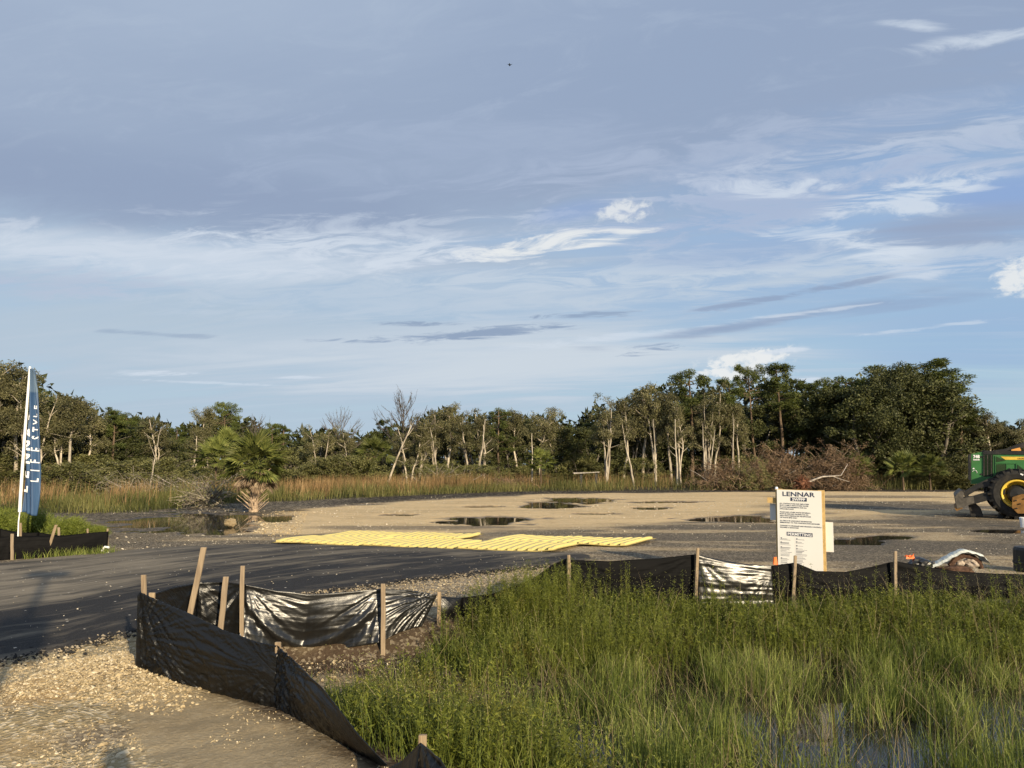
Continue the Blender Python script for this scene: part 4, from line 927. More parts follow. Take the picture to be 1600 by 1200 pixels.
pr_('blade_support', [(1563, 800), (1575, 795), (1590, 803), (1595, 808), (1591, 812), (1581, 805), (1571, 803), (1567, 811), (1559, 811)], -.1, .35, M['mblack'])
b = MB(); pth = [(1575, 707.5, .8), (1556, 706.5, .7), (1590, 696, .7), (1610, 687, .7)]
b.prism([K2(*q) for q in [(1548, 706), (1575, 700), (1604, 690), (1612, 690), (1612, 697), (1590, 701), (1560, 706)]], .55, .85); b.build('boom', M['mblack'], mc)
pr_('hose_guard', [(1582, 702), (1595, 699), (1597, 703), (1596, 708), (1594, 706), (1590, 705), (1587, 708), (1582, 708)], .35, .6, M['obr'])
b = MB(); b.tube([(K2(*q)[0], .7, K2(*q)[1]) for q in [(1535, 706), (1538, 704), (1552, 705), (1570, 702)]], .03, 6); b.build('exhaust_pipe', M['mblack'], mc)
pr_('cab', [(1640, 706), (1640, 668), (1700, 664), (1718, 706)], .2, 1.5, M['mblack']); pr_('rear_frame', [(1700, 720), (1830, 735), (1830, 775), (1700, 775)], .3, 1.4, M['jgreen'])
pr_('side_decal', [(1592.5, 739), (1597, 741), (1596, 743), (1592, 741)], -.47, -.455, M['whitep'])

# ------------------------------------------------------------------ debris by the fence
M['pvc'] = simple('weathered_grey_plastic', (.52, .54, .50), .5, .4, var=.15, scale=4, dirt=((.25, .2, .14), .5)); M['brown'] = simple('brown_cloth_mud', (.085, .05, .035), .9, .1, var=.5, scale=20)
M['conc'] = simple('broken_concrete', (.36, .30, .25), .9, .2, var=.25, scale=9)
YD = 9.9
arch = empty('plastic_sheet_arch', P3(1500, 895, YD), 'bent grey-white plastic strip arching over rubbish behind the fence', 'debris'); La = np.array(arch.location)
b = MB(); pts = np.array([P3(px, py, YD) - La for px, py in [(1452, 886), (1470, 878), (1487, 868), (1505, 859.5), (1520, 863), (1535, 868), (1543, 878)]])
tq = np.linspace(0, 6, 30); pp = np.stack([np.interp(tq, range(7), pts[:, k]) for k in range(3)], 1); pp[1:-1] = (pp[:-2] + pp[1:-1] * 2 + pp[2:]) / 4
ring = []; prof = [(-.05, -.016), (-.02, .010), (.03, .016), (.09, .008), (.12, -.014), (.03, -.006)]
for q_, p_ in enumerate(pp): ring += [p_ + [random.uniform(-.003, .003), a_, b_ + .006 * math.sin(q_ * 1.7 + a_ * 20)] for a_, b_ in prof]
b.raw(ring, [(i * 6 + k, i * 6 + (k + 1) % 6, i * 6 + 6 + (k + 1) % 6, i * 6 + 6 + k) for i in range(29) for k in range(6)])
b.build('strip', M['pvc'], arch); b = MB(); b.tube([P3(px, py, YD + .06) - La for px, py in [(1484, 884), (1492, 874), (1506, 868), (1520, 870), (1530, 878), (1533, 888)]], .035, 8, True); b.build('torn_liner', M['brown'], arch)
def lump(name, px, py, Y, r, mat, label, cat, seed, grp=None):
    v, f = ico(); me = mesh_np(name, v, f); import bmesh
    bm = bmesh.new(); bm.from_mesh(me); bmesh.ops.subdivide_edges(bm, edges=bm.edges, cuts=3, use_grid_fill=True); bm.to_mesh(me); bm.free()
    for q in me.vertices:
        d = q.co.normalized(); k = 1 + .35 * mn.noise(d * 1.6 + Vector((seed, 0, 0))) + .18 * mn.noise(d * 5 + Vector((0, seed, 0))); q.co = Vector((d.x * r[0] * k, d.y * r[1] * k, d.z * r[2] * k))
    p = P3(px, py, Y); return tag(add(name, me, mat, loc=p), label, cat, grp)
p_ = P3(360, 822, rock_at[1]); lump('rock', 360, 817, rock_at[1], (.16, .13, .12), M['lime'], 'tan rock sitting alone in the shallow pond', 'rock', 7)
lump('concrete_chunk', 1517, 880, YD + .1, (.11, .09, .07), M['conc'], 'larger pale concrete chunk under the bent plastic strip', 'rubble', 1)
lump('concrete_chunk', 1498, 880, YD + .1, (.07, .07, .045), M['conc'], 'smaller pale concrete chunk left of the larger one under the strip', 'rubble', 2)
lump('muddy_cloth', 1490, 890, YD - .05, (.26, .12, .05), M['brown'], 'reddish brown muddy cloth bundled below the plastic strip', 'debris', 3)
lump('plastic_bundle', 1437, 881, YD, (.15, .12, .08), M['fabric'], 'crumpled black plastic heap beside the orange scrap', 'debris', 4)
lump('plastic_bundle', 1458, 884, YD + .1, (.09, .12, .07), M['blade'], 'grey muddy scrap heap left of the plastic strip', 'debris', 5)
b = MB(); q = P3(1423, 871, YD)
for a_ in range(5):
    an = a_ * 1.3; b.raw([(0, 0, 0), (.05 * math.cos(an), .03 * math.sin(an), .055 - .01 * a_), (.07 * math.cos(an + .5), .04, .01)], [(0, 1, 2)])
b.raw([(-.06, 0, -.02), (.06, .0, -.02), (.05, .02, .03), (-.05, .01, .02)], [(0, 1, 2, 3)]); tag(b.build('orange_scrap', M['orange'], loc=q), 'scrap of orange flagging on the black plastic heap', 'debris')
b = MB(); q = P3(1600, 882, 11.6); b.lathe([(0, 0), (.24, 0), (.26, .05), (.25, .36), (.23, .40), (0, .40)], 20, 'z', (.16, 0, -.02)); b.lathe([(.262, .12), (.268, .14), (.262, .16)], 20, 'z', (.16, 0, 0)); tag(b.build('black_drum', M['mblack'], loc=(q[0] - .02, 11.6, h1(q[0], 11.6))), 'squat black drum at the edge of the pad below the machine', 'drum')
b = MB(); q = P3(1598, 824, 19.5); b.lathe([(0, 0), (.09, 0), (.11, .25), (.1, .27)], 14, 'z'); tag(b.build('white_bucket', M['whitep'], loc=(q[0] + .05, 19.5, h1(q[0], 19.5))), 'small white bucket on the dark ground below the machine', 'bucket')
b = MB(); q = P3(165, 862, 13.75); b.tube([(-.03, 0, .02), (-.06, 0, .08), (-.02, 0, .14), (.06, 0, .13)], .022, 8, True); b.tube([(-.03, 0, .02), (.06, 0, .03)], .02, 8, True); tag(b.build('white_pipe_elbow', M['whitep'], loc=(q[0], 13.75, h1(q[0], 13.75))), 'white plastic pipe elbow at the end of the roadside fence', 'pipe')
b = MB(); q = P3(796, 101, 60); b.raw([(0, 0, 0), (.25, .1, .12), (.05, .2, 0), (-.25, .1, .14), (0, -.15, 0), (0, .3, -.04), (0, 0, -.08)], [(0, 1, 2), (0, 2, 3), (4, 0, 6), (5, 6, 0)]); b.tube([(0, -.25, 0), (0, 0, -.02), (0, .2, 0)], [.02, .07, .03], 6, True); tag(b.build('bird', M['mblack'], loc=q), 'tiny dark bird flying high in the grey cloud', 'bird')

# ------------------------------------------------------------------ things behind the camera that cast the shadows
pl = empty('signpost', (.75, -2.45, 0), 'tall steel post with a banner board standing behind the photographer', 'post'); M['steel'] = simple('galvanised_steel', (.4, .4, .4), .4, .5, .8)
b = MB(); b.tube([(0, 0, -.1), (0, 0, 4.75)], .045, 10, True); b.build('pole', M['steel'], pl)
b = MB(); b.box((-.26, -.02, 3.1), (.26, .02, 3.7)); b.build('banner_board', M['blue'], pl)
b = MB(); b.box((-.28, -.1, 4.7), (.28, .1, 4.85)); b.build('lamp_head', M['steel'], pl)
def person():
    J = {'pelvis': (0, 0, .95, .15), 'chest': (0, 0, 1.25, .16), 'neckb': (0, 0, 1.45, .09), 'neck': (0, .02, 1.53, .055), 'head': (0, .03, 1.62, .085), 'crown': (0, .03, 1.72, .085)}
    E = [('pelvis', 'chest'), ('chest', 'neckb'), ('neckb', 'neck'), ('neck', 'head'), ('head', 'crown')]
    for s, n in ((-1, 'l'), (1, 'r')):
        J.update({'sh' + n: (s * .19, 0, 1.42, .065), 'el' + n: (s * .27, .10, 1.20, .05), 'wr' + n: (s * .11, .22, 1.45, .035), 'ha' + n: (s * .07, .24, 1.52, .032),
                  'hp' + n: (s * .10, 0, .90, .11), 'kn' + n: (s * .12, .02, .50, .07), 'an' + n: (s * .13, -.01, .09, .05), 'to' + n: (s * .14, .16, .04, .04)})
        E += [('neckb', 'sh' + n), ('sh' + n, 'el' + n), ('el' + n, 'wr' + n), ('wr' + n, 'ha' + n), ('pelvis', 'hp' + n), ('hp' + n, 'kn' + n), ('kn' + n, 'an' + n), ('an' + n, 'to' + n)]
    ks = list(J); me = bpy.data.meshes.new('person'); me.from_pydata([J[k][:3] for k in ks], [(ks.index(a), ks.index(b_)) for a, b_ in E], []); me.update()
    o = add('person', me, simple('grey_clothes', (.12, .13, .16), .8, .2)); md = o.modifiers.new('skin', 'SKIN'); 
    for i, k in enumerate(ks): me.skin_vertices[0].data[i].radius = (J[k][3],) * 2; me.skin_vertices[0].data[i].use_root = (i == 0)
    ss = o.modifiers.new('sub', 'SUBSURF'); ss.levels = ss.render_levels = 1
    o.location = (.40, -.36, h1(.40, -.36)); return tag(o, 'photographer standing with both arms raised behind the camera', 'person')
person()

# ------------------------------------------------------------------ vegetation : near ditch
def blades(x, y, z, h, w, lean, mat, name, label, bend=.35, seg=2, tint=None, dirb=None):
    n = len(x); az_ = rng.random(n) * 6.283 if dirb is None else dirb; fa = rng.random(n) * 6.283
    dx_, dy_ = np.cos(az_) * lean, np.sin(az_) * lean; sx_, sy_ = np.cos(fa) * w / 2, np.sin(fa) * w / 2
    V = np.zeros((n, seg * 2 + 1, 3))
    for k in range(seg):
        t = k / seg; wk = 1 - t * .35; off = (t * .6 + bend * t * t) * h
        V[:, 2 * k] = np.stack([x - sx_ * wk + dx_ * off, y - sy_ * wk + dy_ * off, z + h * t], 1); V[:, 2 * k + 1] = np.stack([x + sx_ * wk + dx_ * off, y + sy_ * wk + dy_ * off, z + h * t], 1)
    off = (.6 + bend) * h; V[:, -1] = np.stack([x + dx_ * off, y + dy_ * off, z + h * (1 - .25 * lean)], 1)
    m_ = seg * 2 + 1; base = (np.arange(n) * m_)[:, None]; F4 = [base + np.array([[2 * k, 2 * k + 1, 2 * k + 3, 2 * k + 2]]) for k in range(seg - 1)]
    F3 = base + np.array([[2 * seg - 2, 2 * seg - 1, 2 * seg]])
    me = mesh_np(name, V.reshape(-1, 3), ([np.concatenate(F4)] if F4 else []) + [F3]); tn = rng.random(n) if tint is None else tint; attr(me, 'tint', np.repeat(tn, m_))
    return tag(add(name, me, mat), label, kind='stuff')
M['weed'] = leafmat('weed_leaf', (.050, .062, .010), (.16, .185, .026), (.31, .32, .065), (.19, .12, .03), .30, .38, 0)
M['blade_g'] = leafmat('water_grass', (.06, .09, .02), (.175, .215, .042), (.34, .365, .11), None, 0, .4, 0)
M['dryb'] = leafmat('dry_straw', (.10, .075, .04), (.22, .17, .09), (.34, .28, .17), None, 0, .2, 0)
VEGN = [(-1.35, 5.25), (-.95, 4.4), (-.35, 4.2), (.2, 4.25), (.7, 4.0), (1.2, 3.6), (2.2, 3.2), (9.5, 3.0), (9.5, 8.95), (3.0, 8.75), (1.0, 8.65), (.1, 8.55), (-.55, 8.0), (-.95, 7.5), (-1.0, 7.0), (-1.3, 6.4), (-1.65, 5.8)]
def inveg(n, keep=None): return scatter(n, VEGN, keep)
def edgef(x, y): return np.where((x > .8) & (y > 7), 1, sstep(-.05, .55, sdf(VEGN, x, y) + fbm(x, y, 3, 2, 3) * 1.1))
bank = lambda x, y: sstep(WATER_Z - .02, WATER_Z + .12, H(x, y))
# (1) leafy weeds on the bank
x, y = inveg(9500, lambda x, y: edgef(x, y) * np.clip(bank(x, y) + .10 + fbm(x, y, 3, 1.5, 90) * .4, 0, 1)); n = len(x)
z = H(x, y); hgt = (.16 + .24 * rng.random(n)) * (1 + 2.4 * np.clip(fbm(x, y, 3, 1.1, 91), -.28, .35)) * np.where((y > 7.8) & (x > 1.6), .62, 1) * np.where(x < .6, sstep(-.3, .7, sdf(VEGN, x, y) + .25), 1)
def weeds(x, y, z, hgt, nl, ls, lw, name, label, mat, seeds=0.0):
    n = len(x); az_ = rng.random(n) * 6.28; ln = rng.random(n) * .28; top = np.stack([x + np.cos(az_) * ln * hgt, y + np.sin(az_) * ln * hgt, z + hgt], 1); bot = np.stack([x, y, z], 1)
    sw = .0022; S1 = np.stack([bot + [-sw, 0, 0], bot + [sw, 0, 0], top], 1).reshape(-1, 3); Fs = np.arange(n * 3).reshape(-1, 3); tS = np.repeat(rng.random(n) * .5 + .25, 3)
    t = rng.random((n, nl)) ** .8 * .85 + .15; c_ = bot[:, None] * (1 - t[..., None]) + top[:, None] * t[..., None]
    an = rng.random((n, nl)) * 6.28; up = rng.normal(.45, .35, (n, nl)); L = ls * rng.uniform(.6, 1.3, (n, nl)) * (1.15 - .5 * t)
    d = np.stack([np.cos(an), np.sin(an), up], -1); d /= np.linalg.norm(d, axis=-1)[..., None]; s_ = np.stack([-np.sin(an), np.cos(an), rng.normal(0, .4, (n, nl))], -1)
    p0 = c_; p2 = c_ + d * L[..., None]; mid = c_ + d * L[..., None] * .5; wv = s_ * (lw * L / ls / 2)[..., None]
    Lv = np.stack([p0, mid + wv, p2, mid - wv], 2).reshape(-1, 3); Fl = (np.arange(n * nl * 4).reshape(-1, 4)) + len(S1)
    tl_ = np.repeat(np.clip((rng.random((n, nl)) * .5 + (t - .2) * .5 + (rng.random((n, 1)) - .5) * .35), 0, 1).ravel(), 4)
    me = mesh_np(name, np.concatenate([S1, Lv]), [Fs, Fl]); attr(me, 'tint', np.concatenate([tS, tl_])); return tag(add(name, me, mat), label, kind='stuff')
weeds(x, y, z, hgt, 24, .048, .013, 'ditch_weeds', 'dense leafy green weeds growing on the ditch bank', M['weed'])
# (2) taller feathery weeds
TALL = [(at(760, 985, -.2), .35), (at(800, 960, -.2), .3), (at(950, 990, 0), .28), (at(1000, 990, 0), .3), (at(1045, 985, 0), .25), (at(870, 960, 0), .35), (at(920, 985, 0), .3)]
X_, Y_ = [], []
for c0, r in TALL:
    k = 26; X_.append(rng.normal(c0[0], r * .5, k)); Y_.append(np.minimum(rng.normal(c0[1], r * .5, k), 8.75))
x, y = np.concatenate(X_), np.concatenate(Y_); xe = rng.normal(.15, .38, 420); ye = 7.75 + (xe + .55) * .6 + rng.normal(0, .28, 420); ye = np.minimum(ye, 8.6); x = np.concatenate([x, xe]); y = np.concatenate([y, ye])
xx2, yy2 = inveg(420, lambda x, y: bank(x, y) * edgef(x, y)); x = np.concatenate([x, xx2]); y = np.concatenate([y, yy2])
weeds(x, y, H(x, y), rng.uniform(.36, .62, len(x)) * np.interp(x, [-1, -.5, .2, 1], [.45, .6, 1, 1]), 60, .05, .007, 'feathery_weeds', 'tall feathery weeds rising above the ditch bank', M['weed'])
# (3) bank grasses + (4) grass standing in the water
x, y = inveg(36000, lambda x, y: edgef(x, y) * np.clip(bank(x, y) * .75 + .1, 0, 1)); n = len(x)
blades(x, y, H(x, y), rng.uniform(.12, .38, n) * np.where((y > 7.8) & (x > 1.6), .7, 1), rng.uniform(.003, .0065, n), rng.random(n) * .7, M['blade_g'], 'bank_grass', 'green grass blades mixed among the ditch weeds', tint=np.clip(rng.random(n) * .7 + fbm(x, y, 3, 1.5, 4), 0, 1))
x, y = inveg(52000, lambda x, y: (1 - bank(x, y)) * edgef(x, y) * np.clip(sstep(-.06, .15, fbm(x * 1.3, y * .9, 4, 1.5, 95)), .03, 1) * (1 - .74 * np.exp(-((y - 6.75 - .2 * np.sin(x * 2)) / .28) ** 2) * sstep(1.0, 2.2, x)) * (1 - .8 * np.exp(-((x - 2.0) / .22) ** 2) * (y < 6.4))); n = len(x)
blades(x, y, np.maximum(H(x, y), WATER_Z - .03), rng.uniform(.16, .44, n), rng.uniform(.003, .007, n), rng.random(n) ** 1.5 * .9, M['blade_g'], 'water_grass', 'bright green grass standing in the ditch water', seg=3, tint=np.clip(rng.random(n) * .8 + fbm(x, y, 3, 1.2, 6) + .1, 0, 1))
x, y = inveg(4600, lambda x, y: edgef(x, y)); n = len(x)
blades(x, y, np.maximum(H(x, y), WATER_Z), rng.uniform(.2, .6, n), rng.uniform(.002, .004, n), rng.random(n) * 1.2, M['dryb'], 'dry_stalks', 'thin dry stalks leaning among the green ditch grass', seg=3)
# tiny seed heads
x, y = inveg(9000, lambda x, y: edgef(x, y) * bank(x, y)); n = len(x)
m, nt, o = newmat('seed_heads'); princ(nt, o, (.32, .32, .13), .8, .2); M['seed'] = m
zz = H(x, y) + rng.uniform(.18, .5, n); bv, bf = octa(); V = (bv[None] * .0032 + np.stack([x, y, zz], 1)[:, None]).reshape(-1, 3)
me = mesh_np('seed_heads', V, (bf[None] + (np.arange(n) * 6)[:, None, None]).reshape(-1, 3)); tag(add('seed_heads', me, M['seed']), 'tiny pale seed heads dotted over the ditch weeds', kind='stuff')
# roots, twigs inside the V and grass tufts
Vp = [(-2.5, 7.1), (-1.6, 7.35), (-.9, 7.4), (-1.0, 6.4), (-1.5, 5.9), (-2.0, 6.3)]
x, y = scatter(1100, Vp, lambda x, y: np.clip(fbm(x, y, 3, 2.5, 13) * 4 + .25, 0, 1)); n = len(x)
M['root'] = leafmat('dark_roots', (.03, .02, .012), (.07, .045, .03), (.16, .11, .07), None, 0, .0, 0)
blades(x, y, H(x, y), rng.uniform(.03, .12, n), rng.uniform(.003, .007, n), rng.random(n) * 2.4, M['root'], 'root_litter', 'dark roots and twigs on the mud inside the fence corner')
x, y = scatter(700, Vp); stones('ditch_clods', x, y, H(x, y), .006 + .018 * rng.random(len(x)) ** 3, M['lime'], 'clods and pebbles on the mud inside the fence corner')
DT = pxpoly([(140, 872), (175, 862), (60, 876), (70, 868)]); x = rng.uniform(-8.9, -7.6, 900); y = 13.25 + (x + 8.9) * .42 + rng.normal(0, .12, 900)
blades(x, y, H(x, y), rng.uniform(.06, .22, 900), rng.uniform(.006, .011, 900), rng.random(900) * .8, M['blade_g'], 'roadside_grass', 'sparse grass growing at the foot of the roadside fence')
x = rng.uniform(5.8, 8.3, 2600); y = rng.uniform(9.6, 10.3, 2600); blades(x, y, H(x, y), rng.uniform(.08, .26, 2600), rng.uniform(.003, .006, 2600), rng.random(2600) * 1.6, M['dryb'], 'dead_grass', 'tangled dead grass behind the fence by the plastic strip')

# ------------------------------------------------------------------ vegetation : far grass belt
M['fgreen'] = leafmat('far_green_grass', (.05, .06, .017), (.125, .128, .038), (.22, .205, .075), None, 0, .3, 0)
M['forange'] = leafmat('broomsedge', (.15, .10, .045), (.31, .20, .09), (.43, .30, .15), None, 0, .3, 0)
def belt(n, pxr, dr, keep=None):
    px = rng.uniform(*pxr, n); gb = np.array([p for p in GRASSB]); ang = (px - 800) / FPX
    # ground boundary distance along this bearing
    A_ = gb[:, 0] / gb[:, 1]; Yb = np.interp(ang, A_, gb[:, 1]); d = Yb + rng.uniform(*dr, n) + .0
    x = ang * d; y = d
    ok = np.ones(n, bool) if keep is None else keep(px, x, y) > rng.random(n)
    return px[ok], x[ok], y[ok]
px, x, y = belt(52000, (-60, 1680), (-.6, 7), lambda p, x, y: np.clip(.55 + fbm(x, y, 4, .35, 3) * 1.6, .05, 1)); n = len(x)
hg = rng.uniform(.25, .65, n) * np.clip(1 + fbm(x, y, 3, .5, 8) * 1.5, .4, 1.6) * np.clip((np.interp(px, [0, 300, 800, 1600], [1.0, 1.0, 1.1, 1.6])), .6, 1.7)
blades(x, y, H(x, y), hg, rng.uniform(.012, .026, n), rng.random(n) * .6, M['fgreen'], 'green_grass_belt', 'green rough grass along the back of the pad', tint=np.clip(rng.random(n) * .6 + fbm(x, y, 4, .6, 12) * 1.3 + .25, 0, 1))
def ork(p, x, y): return np.interp(p, [-60, 0, 60, 250, 300, 330, 440, 480, 560, 760, 800, 850, 1000, 1100, 1700], [.6, .6, .55, .6, .2, .25, .5, .8, .8, .9, .5, .12, .2, .06, .02]) * np.clip(.35 + fbm(x, y, 4, .6, 33) * 4.5, .02, 1)
px, x, y = belt(46000, (-60, 1680), (1.0, 6.5), ork); n = len(x)
blades(x, y, H(x, y), rng.uniform(.7, 1.25, n) * np.interp(px, [0, 300, 800, 1600], [.95, .85, 1.05, 1.1]), rng.uniform(.010, .022, n), rng.random(n) ** 1.5 * .45, M['forange'], 'orange_grass_belt', 'tall orange broomsedge standing before the tree line', tint=np.clip(rng.random(n) * .7 + fbm(x, y, 3, .7, 2), 0, 1))

# ------------------------------------------------------------------ trees
M['bark_pale'] = barkmat('pale_bark', (.25, .21, .16), (.56, .50, .41)); M['bark_pine'] = barkmat('pine_bark', (.07, .05, .035), (.19, .14, .10)); M['bark_grey'] = barkmat('grey_bark', (.10, .09, .075), (.24, .21, .17)); M['bark_dead'] = barkmat('dead_wood', (.20, .18, .16), (.40, .36, .32)); M['bark_bare'] = barkmat('bare_tree_bark', (.07, .062, .055), (.15, .13, .115))
M['l_mel'] = leafmat('olive_grey_leaves', (.042, .043, .019), (.130, .125, .056), (.255, .235, .125), (.15, .105, .065), .22, .2, .5)
M['l_pine'] = leafmat('pine_needles', (.026, .038, .009), (.082, .104, .024), (.165, .18, .05), None, 0, .2, .35)
M['l_oak'] = leafmat('oak_leaves', (.020, .025, .008), (.060, .068, .022), (.125, .128, .050), None, 0, .15, .3)
M['l_scrub'] = leafmat('scrub_leaves', (.045, .050, .016), (.130, .132, .045), (.24, .23, .10), (.17, .125, .07), .28, .2, .5)
M['l_brown'] = leafmat('dead_brown_leaves', (.075, .048, .028), (.18, .12, .07), (.28, .20, .13), None, 0, .15, .2)
def leafcloud(C_, R_, per, ls, lw, droop=0.0, flat=1.0, shell=.5):
    """C_ clump centres, R_ radii; returns verts, tris, tint"""
    C_ = np.asarray(C_); R_ = np.asarray(R_); n = len(C_); N = n * per
    d = rng.normal(0, 1, (n, per, 3)); d /= np.linalg.norm(d, axis=2)[..., None]; r = rng.random((n, per, 1)) ** shell
    c_ = C_[:, None] + d * r * R_[:, None, None] * np.array([1, 1, flat])
    o_ = rng.normal(0, 1, (n, per, 3)) + d * .6; o_[..., 2] -= droop; o_ /= np.linalg.norm(o_, axis=2)[..., None]
    s_ = np.cross(o_, rng.normal(0, 1, (n, per, 3))); s_ /= np.linalg.norm(s_, axis=2)[..., None] + 1e-6
    L = ls * rng.uniform(.6, 1.35, (n, per, 1)); Wd = lw * rng.uniform(.7, 1.3, (n, per, 1))
    V = np.stack([c_ - s_ * Wd, c_ + s_ * Wd, c_ + o_ * L], 2).reshape(-1, 3)
    t = np.clip(rng.random((n, per)) * .55 + rng.random((n, 1)) * .45, 0, 1)
    return V, np.arange(N * 3).reshape(-1, 3), np.repeat(t.ravel(), 3)
def wig(p0, p1, n, amp, rs):
    t = np.linspace(0, 1, n)[:, None]; P = p0 * (1 - t) + p1 * t; w = rs.normal(0, amp, (n, 3)); w[0] = 0; w[-1] = 0; w[:, 2] *= .3
    return P + np.cumsum(w, 0) * np.sin(np.pi * t) * .6
def tree_pair(name, trunkmb, C_, R_, per, ls, lw, **k):
    V, F, t = leafcloud(C_, R_, per, ls, lw, **k); cr = mesh_np(name + '_crown', V, F); attr(cr, 'tint', t); return trunkmb.mesh(name + '_trunk', True), cr
def mk_mel(seed, stems=2, clear=.42, Hh=10.0, spread=.16, ncl=70):
    rs = np.random.default_rng(seed); b = MB(); C_, R_ = [], []
    for s in range(stems):
        an = rs.random() * 6.28; sp = spread * Hh * (rs.uniform(.4, 1.0) if stems > 1 else .25); hh = Hh * (1 if s == 0 else rs.uniform(.72, .97)); top = np.array([math.cos(an) * sp, math.sin(an) * sp, hh * .94])
        P = wig(np.array([math.cos(an) * .1, math.sin(an) * .1, -.2]), top, 12, .12, rs); rad = np.linspace(.13 if stems > 1 else .17, .03, 12); b.tube(P, rad, 6)
        nb_ = int(ncl / stems / 2.6)
        for i in range(nb_):
            t = rs.uniform(clear, .98); k = t * 11; i0 = int(k); p0 = P[i0] * (1 - k + i0) + P[min(i0 + 1, 11)] * (k - i0)
            a2 = rs.random() * 6.28; L = Hh * rs.uniform(.06, .17) * (1.25 - t * .6); p1 = p0 + np.array([math.cos(a2) * L, math.sin(a2) * L, L * rs.uniform(.3, 1.1)])
            b.tube(wig(p0, p1, 4, .06, rs), np.linspace(.04, .014, 4), 4)
            for q in range(rs.integers(2, 4)): C_.append(p0 + (p1 - p0) * rs.uniform(.55, 1.1) + rs.normal(0, .25, 3)); R_.append(rs.uniform(.28, .58))
        C_.append(P[-1]); R_.append(.45)
    return tree_pair('mel', b, C_, R_, 105, .15, .042, droop=.5, flat=1.1, shell=.55)
def mk_pine(seed, Hh=10.0, clear=.55, wid=.16, ncl=48, per=150):
    rs = np.random.default_rng(seed); b = MB(); C_, R_ = [], []
    top = np.array([rs.normal(0, .3), rs.normal(0, .3), Hh * .97]); P = wig(np.array([0, 0, -.2]), top, 12, .05, rs); b.tube(P, np.linspace(.16, .035, 12), 7)
    for i in range(int(ncl / 2.4)):
        t = clear + (1 - clear) * rs.random() ** .75; k = t * 11; i0 = int(k); p0 = P[i0] * (1 - k + i0) + P[min(i0 + 1, 11)] * (k - i0)
        a2 = rs.random() * 6.28; L = Hh * wid * rs.uniform(.45, 1.1) * math.sqrt(max(.1, 1.08 - ((t - clear) / (1 - clear)) ** 2 * .85)); p1 = p0 + np.array([math.cos(a2) * L, math.sin(a2) * L, L * rs.uniform(.05, .5)])
        b.tube(wig(p0, p1, 5, .06, rs), np.linspace(.045, .015, 5), 4)
        for q in range(rs.integers(2, 4)): C_.append(p0 + (p1 - p0) * rs.uniform(.6, 1.05) + rs.normal(0, .14, 3)); R_.append(rs.uniform(.26, .44))
    C_.append(P[-1]); R_.append(.4)
    return tree_pair('pine', b, C_, R_, per, .17, .028, flat=.72, shell=.45)
def mk_broad(seed, Hh=10.0, wid=.5, low=.12, ncl=150, per=90, rr=(.4, .85), ls=.20, lw=.07, stems=3, taper=.0):
    rs = np.random.default_rng(seed); b = MB(); C_, R_ = [], []
    for s in range(stems):
        an = rs.random() * 6.28; top = np.array([math.cos(an) * Hh * wid * .28, math.sin(an) * Hh * wid * .28, Hh * rs.uniform(.6, .8)]); P = wig(np.array([0, 0, -.2]), top, 9, .12, rs); b.tube(P, np.linspace(.2, .05, 9) * (Hh / 10), 6)
        for i in range(6):
            p0 = P[rs.integers(2, 8)]; a2 = rs.random() * 6.28; L = Hh * wid * rs.uniform(.3, .5); b.tube(wig(p0, p0 + np.array([math.cos(a2) * L, math.sin(a2) * L, L * .6]), 5, .1, rs), np.linspace(.07, .02, 5) * (Hh / 10), 4)
    for i in range(ncl):
        zt = low + (1 - low) * rs.random() ** .85; prof = math.sqrt(max(.02, 1 - ((zt - .42) / .62) ** 2)) * (1 - taper * zt); a2 = rs.random() * 6.28; rad = Hh * wid * .5 * prof * rs.random() ** .35 * (1 + .25 * math.sin(a2 * 3 + seed) + .15 * math.sin(zt * 17 + a2 * 2))
        C_.append(np.array([math.cos(a2) * rad, math.sin(a2) * rad, zt * Hh * .95])); R_.append(rs.uniform(*rr) * Hh / 10)
    return tree_pair('broad', b, C_, R_, per, ls, lw, shell=.5, flat=.85)
def mk_dead(seed, Hh=10.0, fan=.34, base=.46, nb=18):
    rs = np.random.default_rng(seed); b = MB(); P = wig(np.array([0, 0, -.2]), np.array([rs.normal(0, .12), 0, Hh * .93]), 14, .03, rs); b.tube(P, np.concatenate([np.linspace(.15, .10, 8), np.linspace(.09, .012, 6)]), 7)
    def limb(p, d, L, r, k):
        n = 6; t = np.linspace(0, 1, n)[:, None]; Q = p + d * L * t + np.array([0, 0, 1]) * L * .22 * t ** 2 + rs.normal(0, .018 * L, (n, 3)) * t; b.tube(Q, np.linspace(r, r * .4, n), 4 if k else 3)
        if k == 0: return
        for i in range(7 if k == 2 else 5):
            q = Q[rs.integers(1, n)]; nd = d + rs.normal(0, .42, 3) + [0, 0, .30]; nd /= np.linalg.norm(nd); limb(q, nd, L * rs.uniform(.28, .5), r * .52, k - 1)
    for i in range(nb):
        t = base + (.93 - base) * (i / nb) ** .9; k = t / .93 * 13; p = P[min(13, int(k))]; an = i * 2.4 + rs.random() * .5; u = (t - base) / (.93 - base); inc = R(62 - 38 * u + rs.normal(0, 5)); L = Hh * fan * (1.0 - .55 * u) * rs.uniform(.85, 1.15)
        d = np.array([math.cos(an) * math.sin(inc), math.sin(an) * math.sin(inc) * .8, math.cos(inc)]); limb(p, d, L, .068 * (1 - .5 * u), 2)
    return b.mesh('dead_tree', True)
